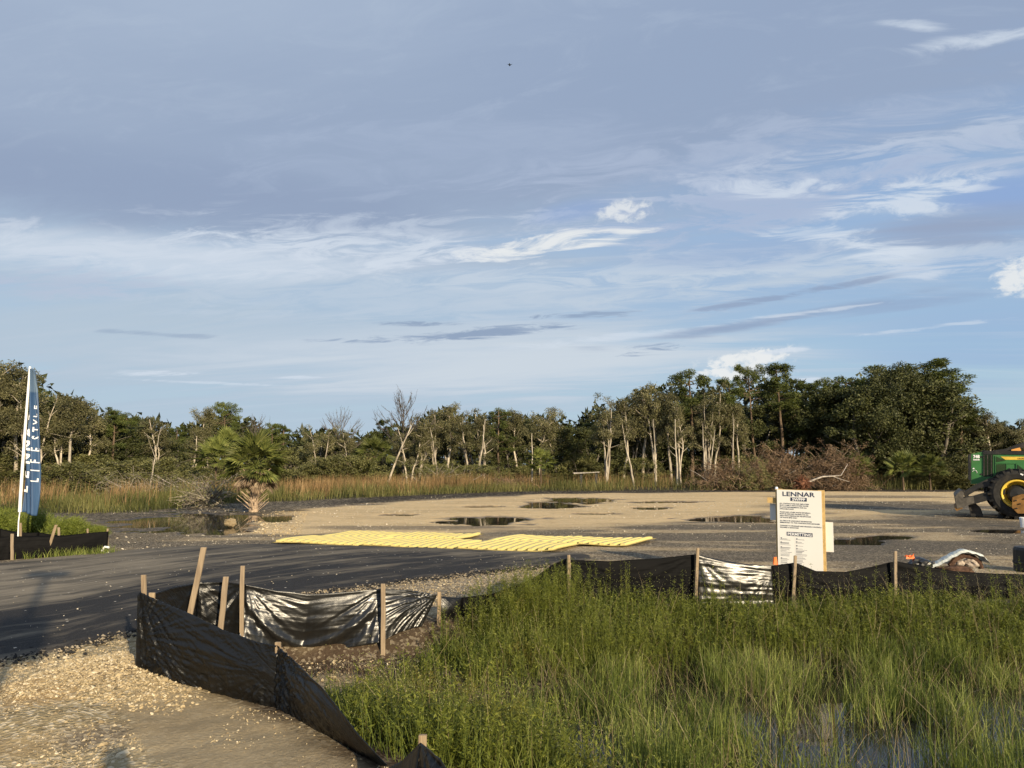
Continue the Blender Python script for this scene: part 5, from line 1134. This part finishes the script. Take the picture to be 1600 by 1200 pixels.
LIB = {'mel': [mk_mel(10 + i, stems=[1, 2, 3, 2, 1, 2, 3][i], clear=[.5, .45, .42, .35, .55, .5, .55][i]) for i in range(7)],
       'pine': [mk_pine(30 + i, clear=[.55, .48, .6, .4, .5][i], wid=[.15, .17, .13, .18, .15][i]) for i in range(5)],
       'pinetop': [mk_pine(40, clear=.72, wid=.2, ncl=46), mk_pine(41, clear=.68, wid=.17, ncl=50)],
       'broad': [mk_broad(50 + i, wid=[.5, .6, .42, .55][i], ncl=150, low=.1) for i in range(4)],
       'oak': [mk_broad(60, 10, .95, .22, 330, 110, (.5, .95), .19, .06, 5)],
       'scrub': [mk_broad(70 + i, 10, [1.1, .9, 1.3, .8][i], .03, 130, 100, (.7, 1.5), .36, .11, 4) for i in range(4)]}
def norm_h(pair):  # actual height for exact silhouette placement
    z_ = np.empty(len(pair[1].vertices) * 3, np.float32); pair[1].vertices.foreach_get('co', z_); return float(np.percentile(z_.reshape(-1, 3)[:, 2], 99.7))
HT = {k: [norm_h(p) for p in v] for k, v in LIB.items()}
BARK = {'mel': 'bark_pale', 'pine': 'bark_pine', 'pinetop': 'bark_pine', 'broad': 'bark_grey', 'oak': 'bark_grey', 'scrub': 'bark_grey'}
LEAF = {'mel': 'l_mel', 'pine': 'l_pine', 'pinetop': 'l_pine', 'broad': 'l_oak', 'oak': 'l_oak', 'scrub': 'l_scrub'}
for k, v in LIB.items():
    for t_, c_ in v: t_.materials.append(M[BARK[k]]); c_.materials.append(M[LEAF[k]])
NAME = {'mel': 'paperbark_tree', 'pine': 'pine_tree', 'pinetop': 'pine_tree', 'broad': 'broadleaf_tree', 'oak': 'oak_tree', 'scrub': 'shrub'}
DESC = {'mel': 'slim pale-trunked tree', 'pine': 'dark green pine', 'pinetop': 'pine tufted at its top', 'broad': 'dense dark broadleaf tree', 'oak': 'spreading dark oak', 'scrub': 'olive brown shrub'}
ANCH = [(-200, 'the feather flag', -1), (48, 'the feather flag', 1), (395, 'the big fan palm', 1), (535, 'the smaller bare tree', 1), (632, 'the tall bare tree', 1), (730, 'the yellow mats\' middle', 1), (945, 'the forked pale tree', 1), (1075, 'the broad pine', 1), (1245, 'the notice board', 1), (1400, 'the great oak', 1), (1515, 'the green machine\'s nose', 1)]
ORD = ['first', 'second', 'third', 'fourth', 'fifth', 'sixth', 'seventh', 'eighth', 'ninth', 'tenth', 'eleventh', 'twelfth', 'thirteenth', 'fourteenth']
_cnt = {}
def label_for(kind, px, row):
    a = max((q for q in ANCH if q[0] <= px), key=lambda q: q[0]); key = (kind, a[0], row); _cnt[key] = _cnt.get(key, 0) + 1
    o_ = ORD[min(_cnt[key], 14) - 1]; base_ = DESC[kind]
    side = 'left of' if a[2] < 0 else 'right of'
    return f"{o_} {base_} {side} {a[1]}" + (', at the wood edge' if row == 0 else '')
def tree(kind, px, ytop, dist, var=0, row=0, label=None, wide=1.0, group=None, lean=None):
    t_, c_ = LIB[kind][var % len(LIB[kind])]; p = P3(px, ytop, dist); g = h1(p[0], dist); s = (p[2] - g) / HT[kind][var % len(LIB[kind])]
    e = empty(NAME[kind], (p[0], dist, g), label or label_for(kind, px, row), 'shrub' if kind == 'scrub' else 'tree', group or {'mel': 'pale-trunked trees of the wood', 'pine': 'pines of the wood', 'pinetop': 'pines of the wood', 'broad': 'dark broadleaf trees of the wood', 'oak': 'oaks', 'scrub': 'shrubs along the wood edge'}[kind])
    e.rotation_euler = (0 if lean is None else R(lean[1]), 0 if lean is None else R(lean[0]), random.random() * 6.28 if lean is None else 0); w = max(s, .55 * s + .28) * wide; e.scale = (w, w, s)
    add('trunk', t_, None, e); add('crown', c_, None, e); return e
def dline(px): return float(np.interp(px, [-200, 0, 150, 400, 800, 1200, 1600, 1900], [35, 36, 39, 49, 53, 54, 50, 47]))
SIL = np.array([(-150, 560), (0, 568), (30, 575), (60, 592), (75, 612), (120, 622), (150, 642), (200, 650), (300, 657), (360, 645), (430, 668), (500, 668), (560, 678), (600, 668), (660, 650), (700, 636), (760, 644), (850, 642), (890, 652), (940, 622), (1000, 606), (1075, 590), (1140, 600), (1200, 590), (1290, 596), (1400, 575), (1470, 590), (1495, 625), (1540, 650), (1600, 668), (1750, 690)], float)
sil = lambda px: float(np.interp(px, SIL[:, 0], SIL[:, 1]))
# explicit, recognisable trees: (kind, px, ytop, variant, width)
for kind, px, yt, var, wd, dd in [('mel', -40, 566, 2, 1, 0), ('mel', 8, 565, 1, 1, 0), ('mel', 36, 571, 0, 1.1, 1), ('mel', 62, 612, 3, 1, 0), ('mel', 105, 626, 1, 1.1, 0), ('mel', 124, 620, 4, 1.2, -1), ('mel', 138, 636, 0, 1, 1), ('pine', 180, 638, 1, 1.3, 2), ('mel', 158, 650, 0, 1, 3), ('pine', 200, 646, 3, 1.3, 4), ('mel', 255, 652, 5, 1.1, 1), ('mel', 325, 637, 4, 1, 3), ('pinetop', 358, 628, 0, 1.0, 3),
        ('pinetop', 428, 661, 1, 1, 2), ('pine', 450, 664, 0, 1.2, 3), ('mel', 500, 664, 3, 1, 0), ('pine', 519, 670, 2, 1, 2), ('mel', 548, 672, 5, 1, 0), ('pinetop', 597, 656, 1, .9, 4), ('mel', 655, 652, 1, 1.2, 0), ('mel', 640, 664, 3, 1.1, -1), ('mel', 700, 631, 0, 1.2, 1), ('mel', 682, 642, 5, 1, 2), ('mel', 738, 640, 6, 1.2, 0), ('mel', 757, 640, 2, 1.1, 0), ('pine', 780, 638, 3, 1.2, 2), ('mel', 838, 637, 5, 1.3, 2), ('mel', 872, 642, 1, 1.2, 3), ('mel', 808, 640, 0, 1.2, 3),
        ('mel', 972, 622, 4, 1.1, 1), ('mel', 1002, 601, 0, 1.2, 1), ('mel', 1023, 606, 5, 1.1, 0), ('mel', 1045, 612, 4, 1.0, 0), ('mel', 1060, 628, 1, 1.0, -1), ('mel', 1108, 604, 3, 1.1, 1), ('mel', 1098, 622, 6, 1.0, 0), ('pinetop', 1142, 592, 1, 1.1, 1), ('mel', 1150, 630, 4, 1, 0), ('pinetop', 1176, 569, 0, .9, 2), ('pine', 1216, 568, 2, 1.15, 2), ('pine', 1250, 588, 0, 1.3, 3), ('pine', 1287, 592, 3, 1.3, 3), ('pine', 1325, 588, 1, 1.5, 4),
        ('broad', 1300, 610, 1, 1.2, 2), ('broad', 1345, 604, 0, 1.2, 0), ('broad', 1460, 598, 2, 1.4, 0), ('pine', 1462, 581, 3, 1.7, 3), ('pine', 1504, 628, 1, 1.5, 2), ('mel', 1535, 645, 0, 1.2, 1), ('mel', 1572, 655, 5, 1.3, 2), ('mel', 1600, 668, 3, 1.2, 1)]:
    tree(kind, px, yt, dline(px) + dd, var, 0, wide=wd)
tree('mel', 945, 616, 50.5, 6, 0, 'forked pale tree with three white stems rising from the grass', 1.15); _ = None
tree('pine', 1076, 579, 55.5, 3, 0, 'broad pine standing above its pale-trunked neighbours', 1.35)
tree('oak', 1398, 574, 53, 0, 0, 'great spreading oak, the widest crown in the tree line', .82)
tree('pinetop', 1400, 566, 56, 0, 1, 'flat-topped pine rising directly behind the great oak', 2.3)
# rows behind: filler individuals
for row, (off, step, drop) in enumerate([(3.5, 32, 16), (8, 34, 14), (13, 40, 12)]):
    px = -120.0
    while px < 1720:
        kd = random.choices(['mel', 'pine', 'broad'], [.45, .3, .25] if px < 980 else [.25, .35, .4])[0]
        tree(kd, px, sil(px) + drop * (1.9 if 950 < px < 1300 else .6) + (random.uniform(-4, 24) if px > 950 else random.uniform(4, 34)), dline(px) + off + random.uniform(-1, 1), random.randrange(9), row + 1, {'mel': 'slim olive tree standing deep in the wood behind the front row', 'pine': 'pine standing deep in the wood behind the front row', 'broad': 'dark leafy tree standing deep in the wood behind the front row'}[kd], 1.3, {'mel': 'olive trees deep in the wood', 'pine': 'pines deep in the wood', 'broad': 'leafy trees deep in the wood'}[kd])
        px += step * random.uniform(.7, 1.3)
# understorey shrubs in front of the trunks
px = -100.0
while px < 1700:
    h_ = np.interp(px, [-100, 150, 300, 700, 900, 1000, 1300, 1500, 1700], [736, 732, 722, 722, 732, 738, 730, 722, 726]) + random.choice((-22, -10, 0, 4, 8, 10))
    fr_ = random.random() < .38
    tree('scrub', px, h_ + (12 if fr_ else 0), dline(px) + (random.uniform(-3, -1) if fr_ else random.uniform(.8, 3.2)) - (1.5 if px < 350 and fr_ else 0), random.randrange(4), 0 if fr_ else 1, wide=.9); px += random.uniform(24, 42)
# far wood mass closing the view behind the individuals
C_ = []; 
for i in range(1500):
    px = random.uniform(-260, 1900); d_ = dline(px) + random.uniform(19, 26); zt = P3(px, sil(px) + 14, d_)[2]; C_.append([(px - 800) / FPX * d_, d_, random.random() ** .8 * zt])
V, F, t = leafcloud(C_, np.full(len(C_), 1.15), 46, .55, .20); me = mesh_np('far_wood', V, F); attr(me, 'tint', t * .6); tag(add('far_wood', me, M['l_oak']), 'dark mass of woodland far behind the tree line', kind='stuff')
# bare trees
for (px, yt, dd, seed, sc, lb) in [(632, 602, 51, 5, 1.0, 'tall bare tree with a wide fan of branches above the wood'), (535, 633, 52, 8, 1.0, 'smaller bare tree with an upright twiggy crown'), (401, 643, 54, 11, 1.0, 'low bare tree half hidden behind the fan palm')]:
    me = mk_dead(seed); me.materials.append(M['bark_bare']); z_ = np.empty(len(me.vertices) * 3, np.float32); me.vertices.foreach_get('co', z_); hh = z_.reshape(-1, 3)[:, 2].max()
    p = P3(px, yt, dd); g = h1(p[0], dd); e = empty('bare_tree', (p[0], dd, g), lb, 'tree'); s = (p[2] - g) / hh; e.scale = (s * 1.05 * sc,) * 2 + (s,); add('trunk', me, None, e)
# pale leaning stems
def stem_tree(px0, py0, px1, py1, Y, r, label, forks=2, seed=0):
    rs = np.random.default_rng(seed); a = P3(px0, py0, Y); b_ = P3(px1, py1, Y + .5); g = h1(a[0], a[1]); L0_ = np.array([a[0], a[1], g]); b = MB(); P = wig(np.array([0, 0, -.1]), b_ - L0_, 10, .05, rs); b.tube(P, np.linspace(r, r * .22, 10), 7)
    e = empty('leaning_tree', L0_, label, 'tree')
    for i in range(forks):
        k = rs.integers(4, 9); d = rs.normal(0, .5, 3); d[2] = abs(d[2]) + .6; b.tube(wig(P[k], P[k] + d * rs.uniform(.35, .8), 5, .04, rs), np.linspace(r * .3, r * .1, 5), 5)
    b.build('trunk', M['bark_pale'], e, True); return e
stem_tree(235, 728, 252, 668, 36, .042, 'short white dead stem leaning right above the brush heap', 5, 1)
stem_tree(603, 745, 646, 660, 49, .10, 'pale trunk leaning right just below the tall bare tree', 4, 2)
stem_tree(688, 715, 672, 668, 50, .07, 'thin pale stem leaning left among the dark shrubs', 2, 3)
stem_tree(744, 745, 758, 655, 50.5, .10, 'white trunk leaning slightly right behind the orange grass', 3, 4)
stem_tree(991, 745, 972, 662, 51, .09, 'pale trunk leaning left beside the forked pale tree', 3, 5)
stem_tree(831, 745, 831, 677, 50, .07, 'broken pale snag standing upright in the shaded wood edge', 0, 6)
stem_tree(1103, 742, 1098, 662, 51, .08, 'upright pale trunk left of the brown brush piles', 2, 7)
stem_tree(1104, 742, 1117, 672, 51, .07, 'short pale trunk leaning right at the brown brush piles', 2, 8)
stem_tree(1143, 742, 1147, 655, 51, .065, 'tall thin pale trunk rising out of the brown brush pile', 3, 9)
stem_tree(1058, 744, 1055, 655, 50.5, .08, 'wavy pale trunk left of the broad pine base', 3, 10)
stem_tree(1025, 744, 1021, 655, 50.8, .07, 'straight pale trunk near the pale timber platform', 2, 12)
stem_tree(1508, 735, 1507, 692, 51.5, .07, 'short pale trunk standing just left of the green machine', 0, 11)

# ------------------------------------------------------------------ palms
def frond_mesh(seed, Rf=1.0, n=17, ls=.62, spread=2.6):
    rs = np.random.default_rng(seed); b = MB(); P = [np.array([0, 0, 0.]), np.array([Rf * .35, 0, .10]), np.array([Rf * .62, 0, .12])]; b.tube(P, [.014, .011, .008], 4, tint=.5); o_ = P[-1]
    for i in range(n):
        a = (i / (n - 1) - .5) * spread; L = Rf * ls * (1 - .28 * abs(a) / (spread / 2)) * rs.uniform(.88, 1.1); d = np.array([math.cos(a), math.sin(a), .06 - .10 * abs(a)]); s_ = np.array([-math.sin(a), math.cos(a), 0]) * .034 * Rf
        m_ = o_ + d * L * .5 + np.array([0, 0, .01]); tp = o_ + d * L + np.array([0, 0, -L * rs.uniform(.02, .22)])
        b.raw([o_, m_ + s_ + [0, 0, .01], tp, m_ - s_ + [0, 0, .01], m_ - [0, 0, .012]], [(0, 4, 1), (1, 4, 2), (4, 0, 3), (4, 3, 2)], rs.random())
    return b.mesh('frond')
M['palm'] = leafmat('palm_green', (.040, .055, .014), (.115, .135, .034), (.215, .225, .065), (.30, .235, .05), .18, .25, .9)
M['palmdead'] = leafmat('palm_dead', (.12, .085, .055), (.24, .18, .12), (.36, .29, .20), None, 0, .1, .4); M['boot'] = simple('palm_boot', (.36, .27, .19), .8, .2, var=.35, scale=12)
fr = [frond_mesh(i) for i in range(4)]; frd = [frond_mesh(20 + i, 1.0, 16, .5, 1.6) for i in range(2)]
for m_ in fr: m_.materials.append(M['palm'])
for m_ in frd: m_.materials.append(M['palmdead'])
bsP = G(396, 800); pb = empty('fan_palm', bsP, 'big fan palm with a round head and spiky grey boots beside the pond', 'palm')
b = MB(); b.tube([(0, 0, -.1), (0, 0, .7), (.02, 0, 1.5)], [.17, .14, .12], 12, True); b.build('trunk', M['boot'], pb)
bt = MB(); bt.hexa([(-.03, 0, 0), (.03, 0, 0), (.03, .03, 0), (-.03, .03, 0), (-.008, -.50, .42), (.008, -.50, .42), (.008, -.49, .435), (-.008, -.49, .435)]); btm = bt.mesh('boot'); btm.materials.append(M['boot'])
rs = np.random.default_rng(5)
for i in range(64):
    h_ = .0 + 1.2 * i / 64; an = i * 2.4; o_ = add('boot', btm, None, pb, (math.cos(an) * .12, math.sin(an) * .12, h_), an + math.pi / 2 + rs.normal(0, .1)); sc_ = rs.uniform(.6, .95); o_.scale = (sc_ * 1.1, sc_, sc_)
for i in range(62):
    u = i / 62; el_ = R(82 - 112 * u ** .85); an = i * 2.39996 + rs.normal(0, .15); o_ = add('frond', fr[i % 4], None, pb, (0, 0, 1.52 + .14 * rs.random()))
    o_.rotation_euler = (rs.normal(0, .35), -el_, an); o_.rotation_mode = 'XYZ'; s_ = 1.10 * rs.uniform(.85, 1.1); o_.scale = (s_,) * 3
for i in range(26):
    an = i * 2.39996 + .5; o_ = add('dead_frond', frd[i % 2], None, pb, (0, 0, 1.45)); o_.rotation_euler = (rs.normal(0, .3), R(rs.uniform(28, 62)), an); s_ = rs.uniform(.75, 1.0); o_.scale = (s_,) * 3
# distant palms: crown joined
def far_palm_mesh(seed, dead=False):
    rs = np.random.default_rng(seed); V, F, T_, n0 = [], [], [], 0
    for i in range(34):
        me = fr[i % 4]; v = np.empty(len(me.vertices) * 3, np.float32); me.vertices.foreach_get('co', v); v = v.reshape(-1, 3); u = i / 34; el_ = R(80 - 105 * u)
        Rm = np.array(Matrix.Rotation(i * 2.4, 3, 'Z') @ Matrix.Rotation(-el_, 3, 'Y') @ Matrix.Rotation(rs.normal(0, .3), 3, 'X')); v = v @ Rm.T * rs.uniform(1.0, 1.35); V.append(v)
        li = np.empty(len(me.loops), np.int32); me.loops.foreach_get('vertex_index', li); ps = [p.vertices[:] for p in me.polygons]; F += [tuple(q + n0 for q in p) for p in ps]; n0 += len(v); T_.append(rs.random(len(v)))
    me = bpy.data.meshes.new('palm_crown'); me.from_pydata([tuple(q) for q in np.concatenate(V)], [], F); me.update(); attr(me, 'tint', np.concatenate(T_)); me.materials.append(M['palm']); return me
pc = [far_palm_mesh(1), far_palm_mesh(2)]
for i, (px, py, d_, s_, lb) in enumerate([(338, 722, 37, .95, 'smaller fan palm just left behind the big fan palm'), (585, 712, 49, 1.0, 'cabbage palm in the shrubs left of the leaning pale trunk'), (352, 703, 38, .85, 'fan palm rising behind the left side of the big fan palm'), (845, 726, 48, .8, 'small yellowish palm beside the timber platform'), (1500, 665, 52, 1.0, 'cabbage palm high in the wood left of the green machine'), (1410, 735, 47, .95, 'low saw palmetto at the foot of the great oak'), (1338, 736, 47, .85, 'low saw palmetto right of the brush piles'), (568, 738, 48, .7, 'saw palmetto in the orange grass left of the leaning trunk'), (1452, 736, 47, .85, 'low saw palmetto between the great oak and the machine')]):
    p = P3(px, py, d_); g = h1(p[0], d_); e = empty('palm', (p[0], d_, g), lb, 'palm'); b = MB(); b.tube([(0, 0, -.1), (0, 0, max(.3, p[2] - g))], [.15, .13] if p[2] - g > 2.4 else [.07, .05], 8); b.build('trunk', M['bark_pine'], e); add('crown', pc[i % 2], None, e, (0, 0, max(.3, p[2] - g)), i * 1.1, s_)

# ------------------------------------------------------------------ brush piles
def brush(name, px, py, Y, w, h, n, mat_t, mat_l, label, cat='brush pile', nleaf=40, seed=0, arch=.6, limbs=5):
    rs = np.random.default_rng(seed); p = P3(px, py, Y); g = h1(p[0], Y); e = empty(name, (p[0], Y, g), label, cat); b = MB(); C_ = []
    for i in range(n):
        a = np.array([rs.normal(0, w * .30), rs.normal(0, w * .18), abs(rs.normal(0, h * .32))]); env = max(.1, 1 - (a[0] / (w * .6)) ** 2); a[2] = min(a[2], h * env * .8); an = rs.random() * 6.28; L = rs.uniform(.3, 1.1); d = np.array([math.cos(an), math.sin(an), rs.normal(.35, .5)]) * L; m_ = a + d * .5 + np.array([0, 0, arch * .2]) * L; q = a + d; q[2] = min(max(q[2], .02), h * 1.05)
        b.tube([a, m_, q], [rs.uniform(.010, .022), .011, .005], 3, tint=rs.random()); C_.append(q)
    b.build('twigs', mat_t, e)['kind'] = 'stuff'
    for i in range(limbs):
        a = np.array([rs.normal(0, w * .25), -w * .12, rs.uniform(.1, h * .5)]); an = rs.uniform(-.6, .6) + (0 if rs.random() < .5 else math.pi); L = rs.uniform(.8, 1.8); bb = MB(); P = wig(a, a + np.array([math.cos(an) * L, -.2, L * rs.uniform(.1, .7)]), 6, .06, rs); bb.tube(P, np.linspace(.032, .010, 6), 6); bb.build('limb', M['bark_dead'], e, True)
    if nleaf:
        V, F, t = leafcloud(np.array(C_), np.full(len(C_), .22), nleaf, .09, .022); me = mesh_np('dead_leaves', V, F); attr(me, 'tint', t); o_ = add('dead_leaves', me, mat_l, e); o_['kind'] = 'stuff'
    return e
M['twig_b'] = leafmat('brown_twigs', (.11, .072, .045), (.20, .135, .085), (.32, .23, .15), None, 0, 0, .1); M['twig_g'] = leafmat('grey_twigs', (.10, .085, .06), (.19, .165, .125), (.31, .275, .21), None, 0, 0, .1)
brush('brush_pile', 1132, 745, 48, 3.6, 1.9, 420, M['twig_b'], M['l_brown'], 'brown brush pile at the left end, pierced by a thin pale trunk', seed=1, nleaf=26)
brush('brush_pile', 1212, 745, 48.5, 3.6, 3.2, 600, M['twig_b'], M['l_brown'], 'middle brown brush pile directly above the notice board', seed=2, nleaf=30)
brush('brush_pile', 1172, 747, 47.2, 2.2, 2.0, 260, M['twig_b'], M['l_scrub'], 'small greenish brush heap between the left and middle brown piles', seed=12, nleaf=34, limbs=1)
brush('brush_pile', 1308, 748, 47, 2.9, 3.4, 640, M['twig_b'], M['l_brown'], 'tall dome of brown brush right of the red root ball', seed=3, nleaf=30)
brush('brush_pile', 300, 745, 37, 4.2, 1.0, 260, M['twig_g'], M['l_scrub'], 'grey-brown brush heap left of the big fan palm', seed=4, nleaf=14)
brush('brush_pile', 200, 745, 35, 3.6, 1.1, 260, M['twig_g'], M['l_scrub'], 'grey tangle of bare branches right of the feather flag', seed=5, nleaf=6)
brush('bare_shrub', 321, 785, 28.5, 1.1, 1.0, 200, M['twig_g'], M['l_scrub'], 'leafless grey shrub beside the pond left of the fan palm', 'shrub', 2, 6, limbs=0)
brush('brush_pile', 690, 745, 48.5, 3.4, 1.6, 240, M['twig_g'], M['l_scrub'], 'dark thorny brush heap behind the orange grass', seed=7, nleaf=30)
brush('brush_pile', 795, 750, 47, 2.2, .5, 130, M['twig_b'], M['l_brown'], 'low purple-brown brush heap where the orange grass ends', seed=8, nleaf=12, limbs=1)
rw = P3(1253, 750, 44.5); e = empty('uprooted_stump', (rw[0], 44.5, h1(rw[0], 44.5)), 'reddish root ball with a curved pale log among the brush piles', 'stump'); b = MB(); M['redroot'] = simple('red_root', (.15, .070, .042), .85, .1, var=.5, scale=12); rs = np.random.default_rng(9)
for i in range(170): a = rs.normal(0, 1, 3); a /= np.linalg.norm(a); b.tube([np.array([0, 0, .48]) + a * .25, np.array([0, 0, .48]) + a * .4 + rs.normal(0, .05, 3), np.array([0, 0, .46]) + a * rs.uniform(.42, .60) + rs.normal(0, .10, 3)], [.035, .022, .008], 4)
v_, f_ = ico(); b.raw(v_ * .36 + [0, 0, .48], f_); b.build('root_ball', M['redroot'], e); b = MB(); b.tube([(.3, 0, .55), (.8, 0, .75), (1.3, 0, .92), (1.9, 0, .95), (2.4, -.1, 1.0), (2.9, 0, 1.7)], [.06, .055, .05, .04, .03, .015], 7); b.tube([(1.9, 0, .95), (2.4, -.1, .75), (2.9, -.1, .6)], [.035, .025, .012], 6); b.build('log', M['bark_dead'], e, True)
pf = P3(920, 737, 47.5); e = empty('timber_platform', (pf[0], 47.5, h1(pf[0], 47.5)), 'pale broken plank platform in the grass by the forked pale tree', 'platform'); 
for i in range(3): b = MB(); b.bar((-1.0, i * .25, 1.0 + .02 * i), (.7, i * .25, 1.10 - .02 * i), .2, .05); b.build('plank', M['bark_dead'], e)
for xx in (-.5, .5): b = MB(); b.bar((xx, .2, -.1), (xx, .2, .99), .16, .16); b.build('leg', M['mblack'], e)
# bushy green weeds behind the left fence
def bush(px, py, Y, w, h, label, seed):
    rs = np.random.default_rng(seed); p = P3(px, py, Y); e = empty('weed_bush', (p[0], Y, h1(p[0], Y)), label, 'bush'); n = 900; V = []; a = rs.normal(0, w * .12, (n, 2)); an = rs.random(n) * 6.28; sp = rs.random(n) ** .6 * w * .45; hh = h * np.sqrt(np.clip(1 - (sp / (w * .5)) ** 2, .05, 1)) * rs.uniform(.8, 1.1, n)
    p0 = np.stack([a[:, 0], a[:, 1], np.zeros(n)], 1); p1 = np.stack([a[:, 0] + np.cos(an) * sp, a[:, 1] + np.sin(an) * sp, hh], 1); k = 14; t = rs.random((n, k)); c_ = p0[:, None] * (1 - t[..., None]) + p1[:, None] * t[..., None]; d = rs.normal(0, 1, (n, k, 3)) * [1, 1, .5] + [0, 0, .8]; d /= np.linalg.norm(d, axis=2)[..., None]; s_ = np.cross(d, rs.normal(0, 1, (n, k, 3)))
    s_ /= np.linalg.norm(s_, axis=2)[..., None]; V = np.stack([c_ - s_ * .005, c_ + s_ * .005, c_ + d * .09], 2).reshape(-1, 3); me = mesh_np('foliage', V, np.arange(n * k * 3).reshape(-1, 3)); attr(me, 'tint', np.repeat(np.clip(t.ravel() * .6 + rs.random(n * k) * .5, 0, 1), 3)); add('foliage', me, M['bushg'], e)
M['bushg'] = leafmat('feathery_green', (.06, .085, .012), (.14, .18, .025), (.22, .25, .05), None, 0, .35, .2)
bush(8, 830, 17.5, 1.1, .62, 'feathery green bush behind the fence at the left of the flag pole', 1); bush(52, 832, 17.0, 1.0, .62, 'feathery green bush directly behind the flag', 2); bush(108, 834, 16.2, .95, .50, 'feathery green bush behind the fence right of the flag', 3)
bush(-40, 830, 17.5, 1.3, .65, 'feathery green bush behind the fence at the road bend', 4); bush(150, 838, 16.6, .5, .26, 'small feathery green tuft near the end of the roadside fence', 5)
print('TRIS', sum(len(m_.polygons) for m_ in bpy.data.meshes), 'OBJ', len(bpy.data.objects))
